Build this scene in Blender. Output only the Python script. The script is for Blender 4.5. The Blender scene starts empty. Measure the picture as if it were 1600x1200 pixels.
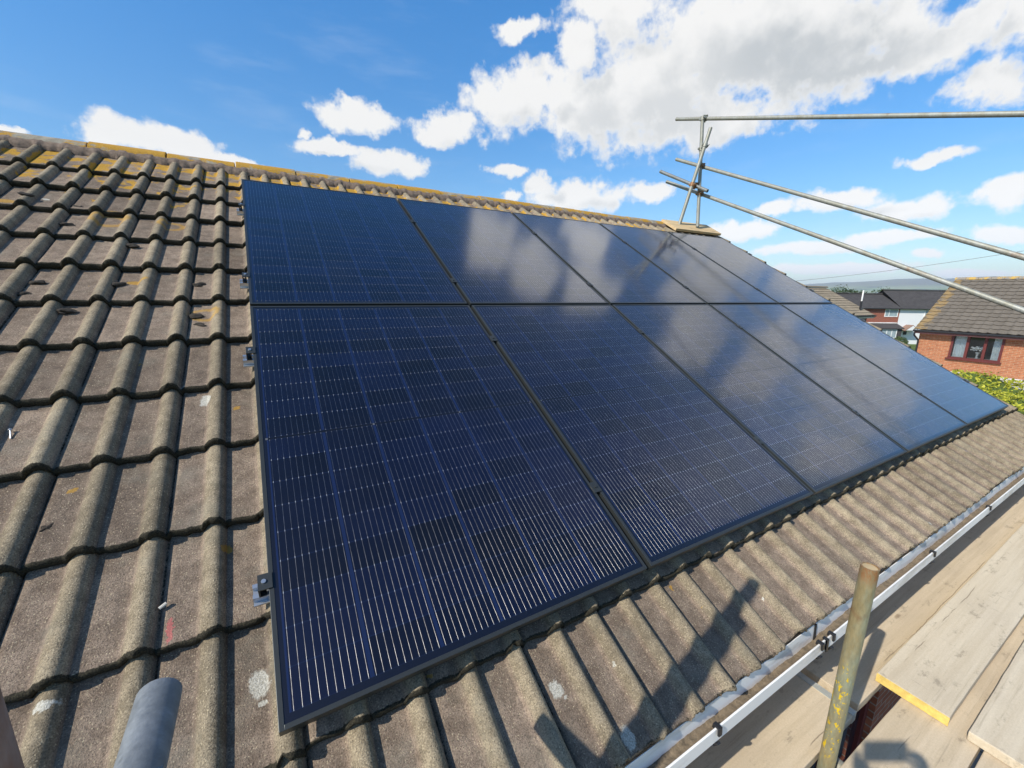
import bpy, bmesh, math, random
import numpy as np
from mathutils import Vector, Matrix
R = math.radians
C = bpy.context.scene.collection
sc = bpy.context.scene
random.seed(7)

# ------------------------------------------------------------------ camera, sky, sun, exposure
cam_d = bpy.data.cameras.new('camera'); cam = bpy.data.objects.new('camera', cam_d); C.objects.link(cam)
VIEW = ((0.8650, -0.5020, 0.0120), (-0.0970, -0.1910, -0.9770), (0.4930, 0.8430, -0.2140))
_r = [Vector(v) for v in VIEW]
_z = -_r[2].normalized(); _x = _r[0].normalized(); _y = _z.cross(_x).normalized(); _x = _y.cross(_z)
CAM = Vector((0.0661, -0.8684, 0.9371))
cam.matrix_world = Matrix(((_x.x, _y.x, _z.x, CAM.x), (_x.y, _y.y, _z.y, CAM.y), (_x.z, _y.z, _z.z, CAM.z), (0, 0, 0, 1)))
cam_d.sensor_width = 36; cam_d.lens = 36 * 649.8 / 1600
cam_d.clip_start = 0.01; cam_d.clip_end = 40000
sc.camera = cam

SUN = Vector((-0.747, -0.132, 0.651)).normalized()
EL = math.asin(SUN.z)
sun_d = bpy.data.lights.new('sun', 'SUN'); sun = bpy.data.objects.new('sun', sun_d); C.objects.link(sun)
sun_d.energy = 4.5; sun_d.angle = R(0.53); sun_d.color = (1.0, 0.95, 0.86)
sun.rotation_euler = (-SUN).to_track_quat('-Z', 'Y').to_euler()
sun.location = (0, 0, 30)

sc.view_settings.view_transform = 'Standard'; sc.view_settings.look = 'None'
sc.view_settings.exposure = 0.35; sc.view_settings.gamma = 1; sc.view_settings.use_curve_mapping = False
sc.cycles.use_denoising = True
sc.cycles.max_bounces = 8; sc.cycles.transparent_max_bounces = 12
sc.cycles.volume_bounces = 0

class NT:
    """small node-tree helper"""
    def __init__(s, tree): s.t = tree; s.n = tree.nodes; s.l = tree.links
    def new(s, typ, **kw):
        nd = s.n.new(typ)
        for k, v in kw.items(): setattr(nd, k, v)
        return nd
    def put(s, sock, v):
        if hasattr(v, 'is_output'): s.l.new(v, sock)
        elif v is not None:
            if hasattr(sock, 'default_value'):
                try: sock.default_value = v
                except Exception: sock.default_value = (*v, 1.0)
    def m(s, op, a, b=None, c=None, clamp=False):
        nd = s.new('ShaderNodeMath', operation=op); nd.use_clamp = clamp
        s.put(nd.inputs[0], a)
        if b is not None: s.put(nd.inputs[1], b)
        if c is not None: s.put(nd.inputs[2], c)
        return nd.outputs[0]
    def v(s, op, a, b=None):
        nd = s.new('ShaderNodeVectorMath', operation=op); s.put(nd.inputs[0], a)
        if b is not None:
            if op == 'SCALE': s.put(nd.inputs[3], b)
            else: s.put(nd.inputs[1], b)
        return nd.outputs[1] if op in ('LENGTH', 'DOT_PRODUCT', 'DISTANCE') else nd.outputs[0]
    def xyz(s, x=0.0, y=0.0, z=0.0):
        nd = s.new('ShaderNodeCombineXYZ')
        for i, q in enumerate((x, y, z)): s.put(nd.inputs[i], q)
        return nd.outputs[0]
    def sep(s, v):
        nd = s.new('ShaderNodeSeparateXYZ'); s.put(nd.inputs[0], v); return nd.outputs
    def rng(s, v, a, b, c=0.0, d=1.0, smooth=True):
        nd = s.new('ShaderNodeMapRange'); nd.interpolation_type = 'SMOOTHSTEP' if smooth else 'LINEAR'
        for i, q in enumerate((v, a, b, c, d)): s.put(nd.inputs[i], q)
        return nd.outputs[0]
    def mix(s, f, a, b, blend='MIX'):
        nd = s.new('ShaderNodeMix', data_type='RGBA', blend_type=blend)
        s.put(nd.inputs[0], f); s.put(nd.inputs[6], a); s.put(nd.inputs[7], b)
        return nd.outputs[2]
    def noise(s, vec, scale, detail=3.0, rough=0.5, dist=0.0, color=False):
        nd = s.new('ShaderNodeTexNoise'); s.put(nd.inputs['Vector'], vec); s.put(nd.inputs['Scale'], scale)
        s.put(nd.inputs['Detail'], detail); s.put(nd.inputs['Roughness'], rough); s.put(nd.inputs['Distortion'], dist)
        return nd.outputs[1] if color else nd.outputs[0]
    def voro(s, vec, scale, feature='F1', out=0):
        nd = s.new('ShaderNodeTexVoronoi', feature=feature); s.put(nd.inputs['Vector'], vec); s.put(nd.inputs['Scale'], scale)
        return nd.outputs[out]
    def white(s, vec):
        nd = s.new('ShaderNodeTexWhiteNoise', noise_dimensions='3D'); s.put(nd.inputs['Vector'], vec); return nd.outputs[0]
    def bump(s, h, strength=0.3, dist=0.01, normal=None):
        nd = s.new('ShaderNodeBump'); s.put(nd.inputs['Height'], h); s.put(nd.inputs['Strength'], strength)
        s.put(nd.inputs['Distance'], dist)
        if normal is not None: s.put(nd.inputs['Normal'], normal)
        return nd.outputs[0]
    def obj(s): return s.new('ShaderNodeTexCoord').outputs['Object']
    def attr(s, name): return s.new('ShaderNodeAttribute', attribute_name=name).outputs['Fac']

# ---- world: Nishita sky with cumulus clouds placed by compass direction and height above the horizon
world = bpy.data.worlds.new("World"); sc.world = world; world.use_nodes = True
wt = NT(world.node_tree); wt.n.clear()
sky = wt.new('ShaderNodeTexSky', sky_type='NISHITA'); sky.sun_disc = False
sky.sun_elevation = EL; sky.sun_rotation = math.atan2(SUN.x, SUN.y); sky.altitude = 100; sky.air_density = 1.0; sky.dust_density = 0.35; sky.ozone_density = 2.2
# (azimuth, elevation, half width, half height) in degrees
CLOUDS = [(34.8, 25.3, 15.0, 5.6), (44.1, 21.7, 9.4, 4.7), (27.2, 23.3, 9.3, 4.2), (20.0, 21.3, 4.4, 2.0), (50.8, 21.3, 5.2, 3.8), (55.5, 23.2, 2.6, 1.6), (60.6, 22.0, 4.9, 2.8),
 (36.8, 18.4, 7.4, 2.0), (48.4, 29.5, 5.0, 2.4), (52.2, 26.6, 2.6, 2.1), (59.1, 27.8, 2.1, 1.0), (13.9, 17.3, 2.8, 1.6), (13.8, 21.2, 2.2, 1.9), (17.3, 22.5, 2.5, 1.7),
 (78.4, 19.2, 4.4, 1.3), (68.0, 18.7, 4.3, 1.5), (81.5, 15.9, 4.0, 0.8), (75.8, 15.0, 4.3, 1.2), (60.8, 15.1, 2.3, 0.6), (56.5, 13.7, 1.9, 1.1), (51.4, 12.0, 6.0, 1.7),
 (60.2, 12.3, 1.3, 0.7), (42.5, 12.4, 2.4, 0.9), (84.7, 17.0, 0.8, 0.5), (100.0, 13.8, 2.7, 1.2), (96.2, 13.6, 3.6, 1.05), (91.6, 12.8, 4.0, 0.6), (87.2, 12.6, 2.4, 0.35),
 (107.8, 12.5, 1.7, 0.4), (17.4, 12.7, 2.1, 0.55), (24.2, 9.5, 4.1, 0.9), (17.7, 8.3, 3.9, 1.0), (11.9, 8.7, 1.7, 1.2), (32.9, 7.2, 3.6, 0.9), (25.2, 5.1, 5.4, 0.6),
 (18.6, 5.7, 4.3, 0.6), (11.5, 5.5, 2.0, 0.7), (16.1, 4.0, 1.0, 0.4), (22.7, 2.9, 6.5, 0.5), (29.3, 9.2, 1.8, 0.7), (12.9, 2.4, 2.4, 0.4),
 (50.0, 45.5, 4.6, 3.4), (41.0, 44.5, 4.6, 3.0), (31.5, 41.0, 3.6, 3.2), (38.0, 37.0, 4.2, 2.2), (21.0, 30.5, 3.8, 3.4), (14.5, 33.5, 3.2, 3.6), (6.0, 30.5, 3.6, 3.2), (2.5, 21.0, 4.6, 3.6), (9.0, 25.8, 3.0, 2.2), (-5.0, 25.5, 3.5, 2.5),
 (-30.0, 35.0, 10.0, 5.0), (-60.0, 20.0, 14.0, 5.0), (-110.0, 16.0, 14.0, 4.0), (150.0, 25.0, 14.0, 6.0), (190.0 - 360, 12.0, 10.0, 4.0), (120.0, 40.0, 6.0, 3.0)]
gen = wt.new('ShaderNodeTexCoord').outputs['Generated']
d = wt.v('NORMALIZE', gen)
dx, dy, dz = wt.sep(d)
az = wt.m('MULTIPLY', wt.m('ARCTAN2', dy, dx), 180 / math.pi)
el = wt.m('MULTIPLY', wt.m('ARCSINE', dz), 180 / math.pi)
ncol = wt.noise(d, 9.0, 6.0, 0.62, 0.0, color=True)
nx, ny, nz = wt.sep(ncol)
nfine = wt.noise(d, 26.0, 7.0, 0.60)
ws = wt.rng(el, 2, 22, 0.25, 1.0, smooth=False)                # smaller billows nearer the horizon
paz = wt.m('ADD', az, wt.m('MULTIPLY', wt.m('MULTIPLY', wt.m('SUBTRACT', nx, 0.5), 9.0), ws))
pel = wt.m('ADD', el, wt.m('MULTIPLY', wt.m('MULTIPLY', wt.m('SUBTRACT', ny, 0.5), 6.0), ws))
p = wt.xyz(paz, pel, 0.0)
def cloud_field(p):
    acc = None
    for a, e, w, h in CLOUDS:
        q = wt.v('MULTIPLY', wt.v('SUBTRACT', p, (a, e, 0)), (1 / (w * 1.12), 1 / (h * 1.15), 0))
        q = wt.v('LENGTH', q)
        acc = q if acc is None else wt.m('SMOOTH_MIN', acc, q, 0.12)
    return acc
f = cloud_field(p)
fu_ = cloud_field(wt.v('ADD', p, wt.xyz(2.2, wt.m('MULTIPLY', ws, 2.6), 0.0)))       # how much cloud lies above and towards the sun
nz_ = wt.m('MULTIPLY', wt.m('SUBTRACT', nfine, 0.5), 1.75)
f2 = wt.m('ADD', f, nz_)
dens = wt.rng(f2, 1.20, 0.62, smooth=False)
dens = wt.m('POWER', wt.rng(dens, 0.0, 0.95), 0.9)
body = wt.noise(d, 15.0, 6.0, 0.60)
thick = wt.m('MULTIPLY', wt.rng(wt.m('ADD', fu_, wt.m('MULTIPLY', wt.m('SUBTRACT', body, 0.5), 1.5)), 0.95, 0.15), wt.rng(f2, 1.0, 0.45))
big = wt.rng(wt.v('LENGTH', wt.v('MULTIPLY', wt.v('SUBTRACT', p, (27.5, 23.5, 0)), (1 / 13.0, 1 / 5.5, 0))), 1.15, 0.2, 0.0, 1.0)
grey = wt.m('MULTIPLY', thick, wt.m('ADD', 0.60, wt.m('MULTIPLY', big, 0.40)), clamp=True)
ccol = wt.mix(grey, (5.05, 5.0, 4.9, 1), (3.05, 3.2, 3.3, 1))
ccol = wt.v('SCALE', ccol, wt.m('MULTIPLY', wt.rng(el, 3.0, 14.0, 1.30, 1.0, smooth=False), wt.rng(el, 31.0, 38.0, 1.0, 1.8)))
skc = wt.new('ShaderNodeHueSaturation'); wt.put(skc.inputs['Saturation'], 1.38); wt.put(skc.inputs['Value'], 1.35); wt.put(skc.inputs['Color'], sky.outputs[0])
cirrus = wt.m('MULTIPLY', wt.rng(wt.noise(wt.v('MULTIPLY', d, (2.0, 2.0, 9.0)), 3.0, 6.0, 0.6), 0.5, 0.8), 0.10)
skb = wt.v('SCALE', skc.outputs[0], wt.m('MULTIPLY', wt.rng(el, 0.0, 30.0, 0.54, 0.86, smooth=False), wt.rng(el, 32.0, 75.0, 1.0, 0.60)))
base = wt.mix(cirrus, skb, (4.6, 4.9, 5.2, 1))
full = wt.mix(dens, base, ccol)
bg = wt.new('ShaderNodeBackground'); wt.put(bg.inputs[0], full); wt.put(bg.inputs[1], 0.15)
wo = wt.new('ShaderNodeOutputWorld'); wt.l.new(bg.outputs[0], wo.inputs[0])

# ------------------------------------------------------------------ mesh helpers
class MB:
    def __init__(s): s.bm = bmesh.new()
    def box(s, x0, x1, y0, y1, z0, z1):
        v = [s.bm.verts.new(q) for q in ((x0, y0, z0), (x1, y0, z0), (x1, y1, z0), (x0, y1, z0), (x0, y0, z1), (x1, y0, z1), (x1, y1, z1), (x0, y1, z1))]
        for f in ((3, 2, 1, 0), (4, 5, 6, 7), (0, 1, 5, 4), (1, 2, 6, 5), (2, 3, 7, 6), (3, 0, 4, 7)): s.bm.faces.new([v[i] for i in f])
        return s
    def poly(s, pts):
        s.bm.faces.new([s.bm.verts.new(q) for q in pts]); return s
    def prism(s, prof, x0, x1, axis='x'):
        """extrude a closed 2D outline along an axis"""
        def P(a, q):
            return {'x': (a, q[0], q[1]), 'y': (q[0], a, q[1]), 'z': (q[0], q[1], a)}[axis]
        A = [s.bm.verts.new(P(x0, q)) for q in prof]; B = [s.bm.verts.new(P(x1, q)) for q in prof]
        n = len(prof)
        for i in range(n): s.bm.faces.new((A[i], A[(i + 1) % n], B[(i + 1) % n], B[i]))
        s.bm.faces.new(A[::-1]); s.bm.faces.new(B)
        return s
    def tube(s, p0, p1, r=0.02415, seg=20, wall=None, rings=1, r1=None):
        p0 = Vector(p0); p1 = Vector(p1); ax = (p1 - p0).normalized()
        a = ax.orthogonal().normalized(); b = ax.cross(a)
        def ring(c, rr): return [s.bm.verts.new(c + a * (rr * math.cos(t)) + b * (rr * math.sin(t))) for t in (2 * math.pi * i / seg for i in range(seg))]
        r1 = r if r1 is None else r1
        rs = [ring(p0.lerp(p1, k / rings), r + (r1 - r) * k / rings) for k in range(rings + 1)]
        def skin(A, B):
            for i in range(seg): s.bm.faces.new((A[i], A[(i + 1) % seg], B[(i + 1) % seg], B[i]))
        for k in range(rings): skin(rs[k], rs[k + 1])
        if wall:
            i0 = ring(p0, r - wall); i1 = ring(p1, r - wall)
            d0 = ring(p0 + ax * 0.12, r - wall); d1 = ring(p1 - ax * 0.12, r - wall)
            skin(i0, rs[0]); skin(rs[-1], i1); skin(d0, i0); skin(i1, d1)
            s.bm.faces.new(d0[::-1]); s.bm.faces.new(d1)
        else:
            s.bm.faces.new(rs[0][::-1]); s.bm.faces.new(rs[-1])
        return s
    def build(s, name, mat, parent=None, smooth=False, bevel=0, loc=None, rot=None):
        me = bpy.data.meshes.new(name); bmesh.ops.recalc_face_normals(s.bm, faces=s.bm.faces); s.bm.to_mesh(me); s.bm.free()
        for m in (mat if isinstance(mat, (list, tuple)) else [mat]): me.materials.append(m)
        o = bpy.data.objects.new(name, me); C.objects.link(o)
        if parent: o.parent = parent
        if loc: o.location = loc
        if rot: o.rotation_euler = rot
        if smooth:
            for q in me.polygons: q.use_smooth = True
            md = o.modifiers.new('edges', 'EDGE_SPLIT'); md.split_angle = R(40)
        if bevel:
            md = o.modifiers.new('bevel', 'BEVEL'); md.width = bevel; md.segments = 2; md.limit_method = 'ANGLE'
        return o
def tag(o, label=None, cat=None, group=None, kind=None):
    if label: o['label'] = label
    if cat: o['category'] = cat
    if group: o['group'] = group
    if kind: o['kind'] = kind
    return o
def thing(name, label, cat, loc=(0, 0, 0), rot=(0, 0, 0), group=None):
    o = bpy.data.objects.new(name, None); C.objects.link(o); o.location = loc; o.rotation_euler = rot; o.empty_display_size = 0.1
    return tag(o, label, cat, group)
def copy_tree(o, parent=None):
    c = o.copy(); C.objects.link(c)
    if parent: c.parent = parent
    for ch in list(o.children): copy_tree(ch, c)
    return c
def np_mesh(name, verts, faces, mat, parent=None, attrs=None, smooth=True):
    me = bpy.data.meshes.new(name); me.from_pydata([tuple(map(float, q)) for q in verts], [], [tuple(map(int, q)) for q in faces])
    for k, a in (attrs or {}).items():
        at = me.attributes.new(k, 'FLOAT', 'POINT'); at.data.foreach_set('value', np.asarray(a, dtype=np.float32))
    if smooth: me.polygons.foreach_set('use_smooth', [True] * len(me.polygons))
    me.materials.append(mat); me.update()
    o = bpy.data.objects.new(name, me); C.objects.link(o)
    if parent: o.parent = parent
    return o
TH = R(30); CT, ST = math.cos(TH), math.sin(TH)
def roof_pt(u, v, n=0.0): return Vector((u, v * CT - n * ST, v * ST + n * CT))

# ------------------------------------------------------------------ materials
def mat(name):
    m = bpy.data.materials.new(name); m.use_nodes = True
    t = NT(m.node_tree); b = m.node_tree.nodes['Principled BSDF']
    return m, t, b
def setp(t, b, **kw):
    names = {'col': 'Base Color', 'rough': 'Roughness', 'metal': 'Metallic', 'normal': 'Normal', 'spec': 'Specular IOR Level', 'coat': 'Coat Weight', 'coatr': 'Coat Roughness', 'alpha': 'Alpha', 'trans': 'Transmission Weight'}
    for k, v in kw.items():
        if k == 'col' and isinstance(v, tuple) and len(v) == 3: v = (*v, 1)
        t.put(b.inputs[names[k]], v)
def plain(name, col, rough=0.6, metal=0.0, spec=0.4, var=0.18, scale=14.0, bump=0.0, bscale=120.0):
    m, t, b = mat(name); p = t.obj()
    n = t.noise(p, scale, 5, 0.6)
    k = t.rng(n, 0.25, 0.75, 1 - var, 1 + var, smooth=False)
    c = t.mix(1.0, (*col, 1), t.xyz(k, k, k), 'MULTIPLY')
    setp(t, b, col=c, rough=rough, metal=metal, spec=spec)
    if bump: setp(t, b, normal=t.bump(t.noise(p, bscale, 4, 0.6), bump, 0.004))
    return m

def tile_material(name, detail=True):
    m, t, b = mat(name); p = t.obj(); x, y, z = t.sep(p)
    roll = t.attr('roll'); moss = t.attr('moss'); tid = t.attr('tile')
    big = t.noise(p, 2.2, 4, 0.55); mid = t.noise(p, 22, 5, 0.6); fine = t.noise(p, 260, 3, 0.7)
    pan = t.mix(t.rng(mid, 0.3, 0.7), (0.182, 0.135, 0.098, 1), (0.290, 0.221, 0.162, 1))
    rol = t.mix(t.rng(mid, 0.3, 0.7), (0.215, 0.172, 0.112, 1), (0.335, 0.273, 0.183, 1))
    c = t.mix(t.rng(roll, 0.10, 0.6), pan, rol)
    k = t.m('MULTIPLY', t.rng(big, 0.25, 0.75, 0.80, 1.18, smooth=False), t.rng(tid, 0, 1, 0.80, 1.14, smooth=False))
    k = t.m('MULTIPLY', k, t.rng(fine, 0.28, 0.75, 0.48, 1.52, smooth=False))
    c = t.mix(1.0, c, t.xyz(k, k, k), 'MULTIPLY')
    # pale grit showing in the worn face
    pw_ = t.v('ADD', p, t.v('SCALE', t.noise(p, 300, 2, 0.5, color=True), 0.004)); g = t.voro(pw_, 190); gid = t.voro(pw_, 190, out=1); gr = t.sep(gid)[0]
    grit = t.m('MULTIPLY', t.rng(g, 0.42, 0.18), t.rng(gr, 0.50, 0.98))
    c = t.mix(t.m('MULTIPLY', grit, 0.70), c, (0.56, 0.47, 0.31, 1))
    g2 = t.voro(t.v('ADD', p, (3.1, 1.7, 0)), 210); gr2 = t.sep(t.voro(t.v('ADD', p, (3.1, 1.7, 0)), 210, out=1))[1]
    c = t.mix(t.m('MULTIPLY', t.m('MULTIPLY', t.rng(g2, 0.42, 0.2), t.m('GREATER_THAN', gr2, 0.62)), 0.6), c, (0.055, 0.045, 0.035, 1))
    # grey-green lichen film
    mott = t.rng(t.noise(t.v('ADD', p, (2, 9, 0)), 34, 6, 0.7), 0.50, 0.68)
    c = t.mix(t.m('MULTIPLY', mott, 0.27), c, (0.075, 0.060, 0.046, 1))
    film = t.rng(t.noise(t.v('ADD', p, (7, 2, 0)), 5.0, 6, 0.65), 0.52, 0.72)
    c = t.mix(t.m('MULTIPLY', film, 0.35), c, (0.21, 0.20, 0.155, 1))
    # dark damp streaks lower down each pan
    st = t.rng(t.noise(t.v('MULTIPLY', p, (30, 3.5, 1)), 1.0, 4, 0.6), 0.55, 0.75)
    c = t.mix(t.m('MULTIPLY', st, 0.30), c, (0.09, 0.075, 0.06, 1))
    # orange lichen, thick below the ridge and rare further down
    ln = t.noise(t.v('ADD', p, (1.3, 4.1, 0)), 8.0, 6, 0.62)
    lv = t.rng(y, 2.55, 3.85, 0.0, 0.235)
    lv = t.m('MULTIPLY', lv, t.rng(roll, 0.75, 0.2, 0.35, 1.0))
    lich = t.rng(t.m('ADD', ln, lv), 0.70, 0.755)
    oc = t.mix(t.rng(fine, 0.35, 0.65), (0.34, 0.17, 0.012, 1), (0.58, 0.34, 0.03, 1))
    c = t.mix(t.m('MULTIPLY', lich, 0.88), c, oc)
    if detail:
        # single spots: (u, v, radius, colour)
        pw = t.v('ADD', p, t.v('SCALE', t.v('SUBTRACT', t.noise(p, 45, 4, 0.6, color=True), (0.5, 0.5, 0.5)), 0.035))
        px, py, _ = t.sep(pw)
        def spot(u, v, r, col, sx=1.0, sy=1.0):
            q = t.v('LENGTH', t.v('MULTIPLY', t.v('SUBTRACT', t.xyz(px, py, 0), (u, v, 0)), (sx, sy, 0)))
            return t.rng(q, r, r * 0.72), col
        W = t.mix(t.rng(fine, 0.35, 0.65), (0.34, 0.32, 0.26, 1), (0.62, 0.60, 0.52, 1)); O = (0.50, 0.27, 0.02, 1)
        for args in SPOTS:
            q, col = spot(*args)
            c = t.mix(t.m('MULTIPLY', q, 0.92 if col == 'w' else 0.6), c, {'w': W, 'o': O, 'r': (0.55, 0.13, 0.13, 1), 'b': (0.16, 0.16, 0.42, 1)}[col])
        for u, v, r in RINGS:
            q = t.v('LENGTH', t.v('SUBTRACT', t.xyz(px, py, 0), (u, v, 0)))
            q = t.m('MULTIPLY', t.rng(q, r * 1.25, r), t.rng(q, r * 0.55, r * 0.85))
            c = t.mix(t.m('MULTIPLY', q, 0.5), c, O)
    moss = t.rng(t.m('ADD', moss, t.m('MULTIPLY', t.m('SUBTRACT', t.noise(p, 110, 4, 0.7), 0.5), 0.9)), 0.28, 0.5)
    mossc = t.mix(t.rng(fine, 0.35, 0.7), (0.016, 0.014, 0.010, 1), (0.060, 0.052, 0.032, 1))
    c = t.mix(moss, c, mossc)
    h = t.m('ADD', fine, t.m('MULTIPLY', mid, 1.2))
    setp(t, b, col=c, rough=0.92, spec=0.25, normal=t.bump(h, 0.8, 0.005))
    return m

SPOTS = [(-0.040, 0.143, 0.026, 'w', 1, .7), (-0.036, 0.098, 0.008, 'w'), (0.682, -0.168, 0.021, 'w', 1, .75), (0.700, -0.195, 0.006, 'w'), (0.813, -0.343, 0.024, 'w', 1, .8), (-0.436, 0.261, 0.016, 'w', .7, 1.3),
 (0.883, -0.185, 0.006, 'w', 1.5, .6), (-0.177, 1.217, 0.020, 'w', 1, .5), (-0.247, 1.281, 0.010, 'w'), (3.055, -0.341, 0.014, 'w'), (1.28, -0.066, 0.010, 'o'), (-0.105, 0.541, 0.016, 'o'), (-0.470, 2.118, 0.05, 'o', 1, 2),
 (-0.073, 1.151, 0.014, 'o'), (-0.499, 0.867, 0.014, 'o'), (-1.106, 2.956, 0.06, 'o', 1, 1.6), (-0.966, 3.048, 0.022, 'w', 1, 1.4), (-0.227, 0.342, 0.040, 'r', 5.5, 1), (4.365, -0.135, 0.035, 'b', 1, 3), (1.62, -0.24, 0.006, 'w'), (0.35, 0.0, 0.008, 'o')]
RINGS = [(-0.669, 2.831, 0.085), (-0.383, 2.805, 0.06), (-0.193, 1.823, 0.055)]
M = {}
M['tile'] = tile_material('weathered_concrete_tile')
def ridge_mat():
    m, t, b = mat('ridge_tile'); p = t.obj(); fine = t.noise(p, 240, 3, 0.7); mid = t.noise(p, 16, 5, 0.6)
    c = t.mix(t.rng(mid, 0.3, 0.7), (0.24, 0.21, 0.16, 1), (0.38, 0.34, 0.26, 1))
    k = t.rng(fine, 0.25, 0.8, 0.65, 1.35, smooth=False); c = t.mix(1.0, c, t.xyz(k, k, k), 'MULTIPLY')
    lich = t.rng(t.noise(t.v('MULTIPLY', p, (0.7, 1.2, 1.2)), 6.5, 7, 0.70), 0.445, 0.50)
    c = t.mix(t.m('MULTIPLY', lich, 0.9), c, t.mix(t.rng(fine, 0.35, 0.65), (0.36, 0.17, 0.012, 1), (0.58, 0.33, 0.03, 1)))
    setp(t, b, col=c, rough=0.92, spec=0.25, normal=t.bump(t.m('ADD', fine, mid), 0.6, 0.006)); return m
M['ridge'] = ridge_mat()
M['mortar'] = plain('old_mortar', (0.175, 0.128, 0.095), 0.95, var=0.45, scale=40, bump=0.8, bscale=90)
def brick_mat(name, c1, c2, mort, axes='xz', scale=1.0):
    m, t, b = mat(name); x, y, z = t.sep(t.obj())
    v = t.xyz(x if axes[0] == 'x' else y, z, 0.0)
    bt = t.new('ShaderNodeTexBrick'); t.put(bt.inputs['Vector'], v); t.put(bt.inputs['Scale'], scale)
    bt.inputs['Color1'].default_value = (*c1, 1); bt.inputs['Color2'].default_value = (*c2, 1); bt.inputs['Mortar'].default_value = (*mort, 1)
    bt.inputs['Brick Width'].default_value = 0.225; bt.inputs['Row Height'].default_value = 0.075; bt.inputs['Mortar Size'].default_value = 0.007
    bt.inputs['Bias'].default_value = -0.1; bt.inputs['Mortar Smooth'].default_value = 0.2
    n = t.noise(v, 9, 5, 0.6); k = t.rng(n, 0.25, 0.75, 0.75, 1.25, smooth=False)
    c = t.mix(1.0, bt.outputs['Color'], t.xyz(k, k, k), 'MULTIPLY')
    setp(t, b, col=c, rough=0.9, spec=0.2, normal=t.bump(t.m('ADD', t.m('MULTIPLY', bt.outputs['Fac'], -1), t.m('MULTIPLY', n, 0.4)), 0.6, 0.01)); return m
M['brick'] = brick_mat('red_brick', (0.33, 0.115, 0.06), (0.24, 0.075, 0.04), (0.30, 0.25, 0.2))
def upvc():
    m, t, b = mat('white_upvc'); p = t.obj()
    n = t.noise(t.v('MULTIPLY', p, (3, 14, 14)), 1.0, 6, 0.65); dirt = t.rng(n, 0.45, 0.66)
    c = t.mix(t.m('MULTIPLY', dirt, 0.45), (0.86, 0.84, 0.80, 1), (0.36, 0.31, 0.23, 1))
    setp(t, b, col=c, rough=0.45, spec=0.4); return m
M['upvc'] = upvc()
M['silt'] = plain('gutter_silt', (0.19, 0.145, 0.095), 0.95, var=0.4, scale=60, bump=1.0, bscale=150)
M['black'] = plain('black_plastic', (0.02, 0.02, 0.022), 0.45)
M['anod'] = plain('black_anodised_aluminium', (0.050, 0.055, 0.054), 0.42, metal=0.5, spec=0.5, var=0.06)
M['alu'] = plain('mill_aluminium', (0.62, 0.64, 0.66), 0.35, metal=0.9, var=0.08)
M['back'] = plain('black_backsheet', (0.015, 0.015, 0.017), 0.6)

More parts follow.
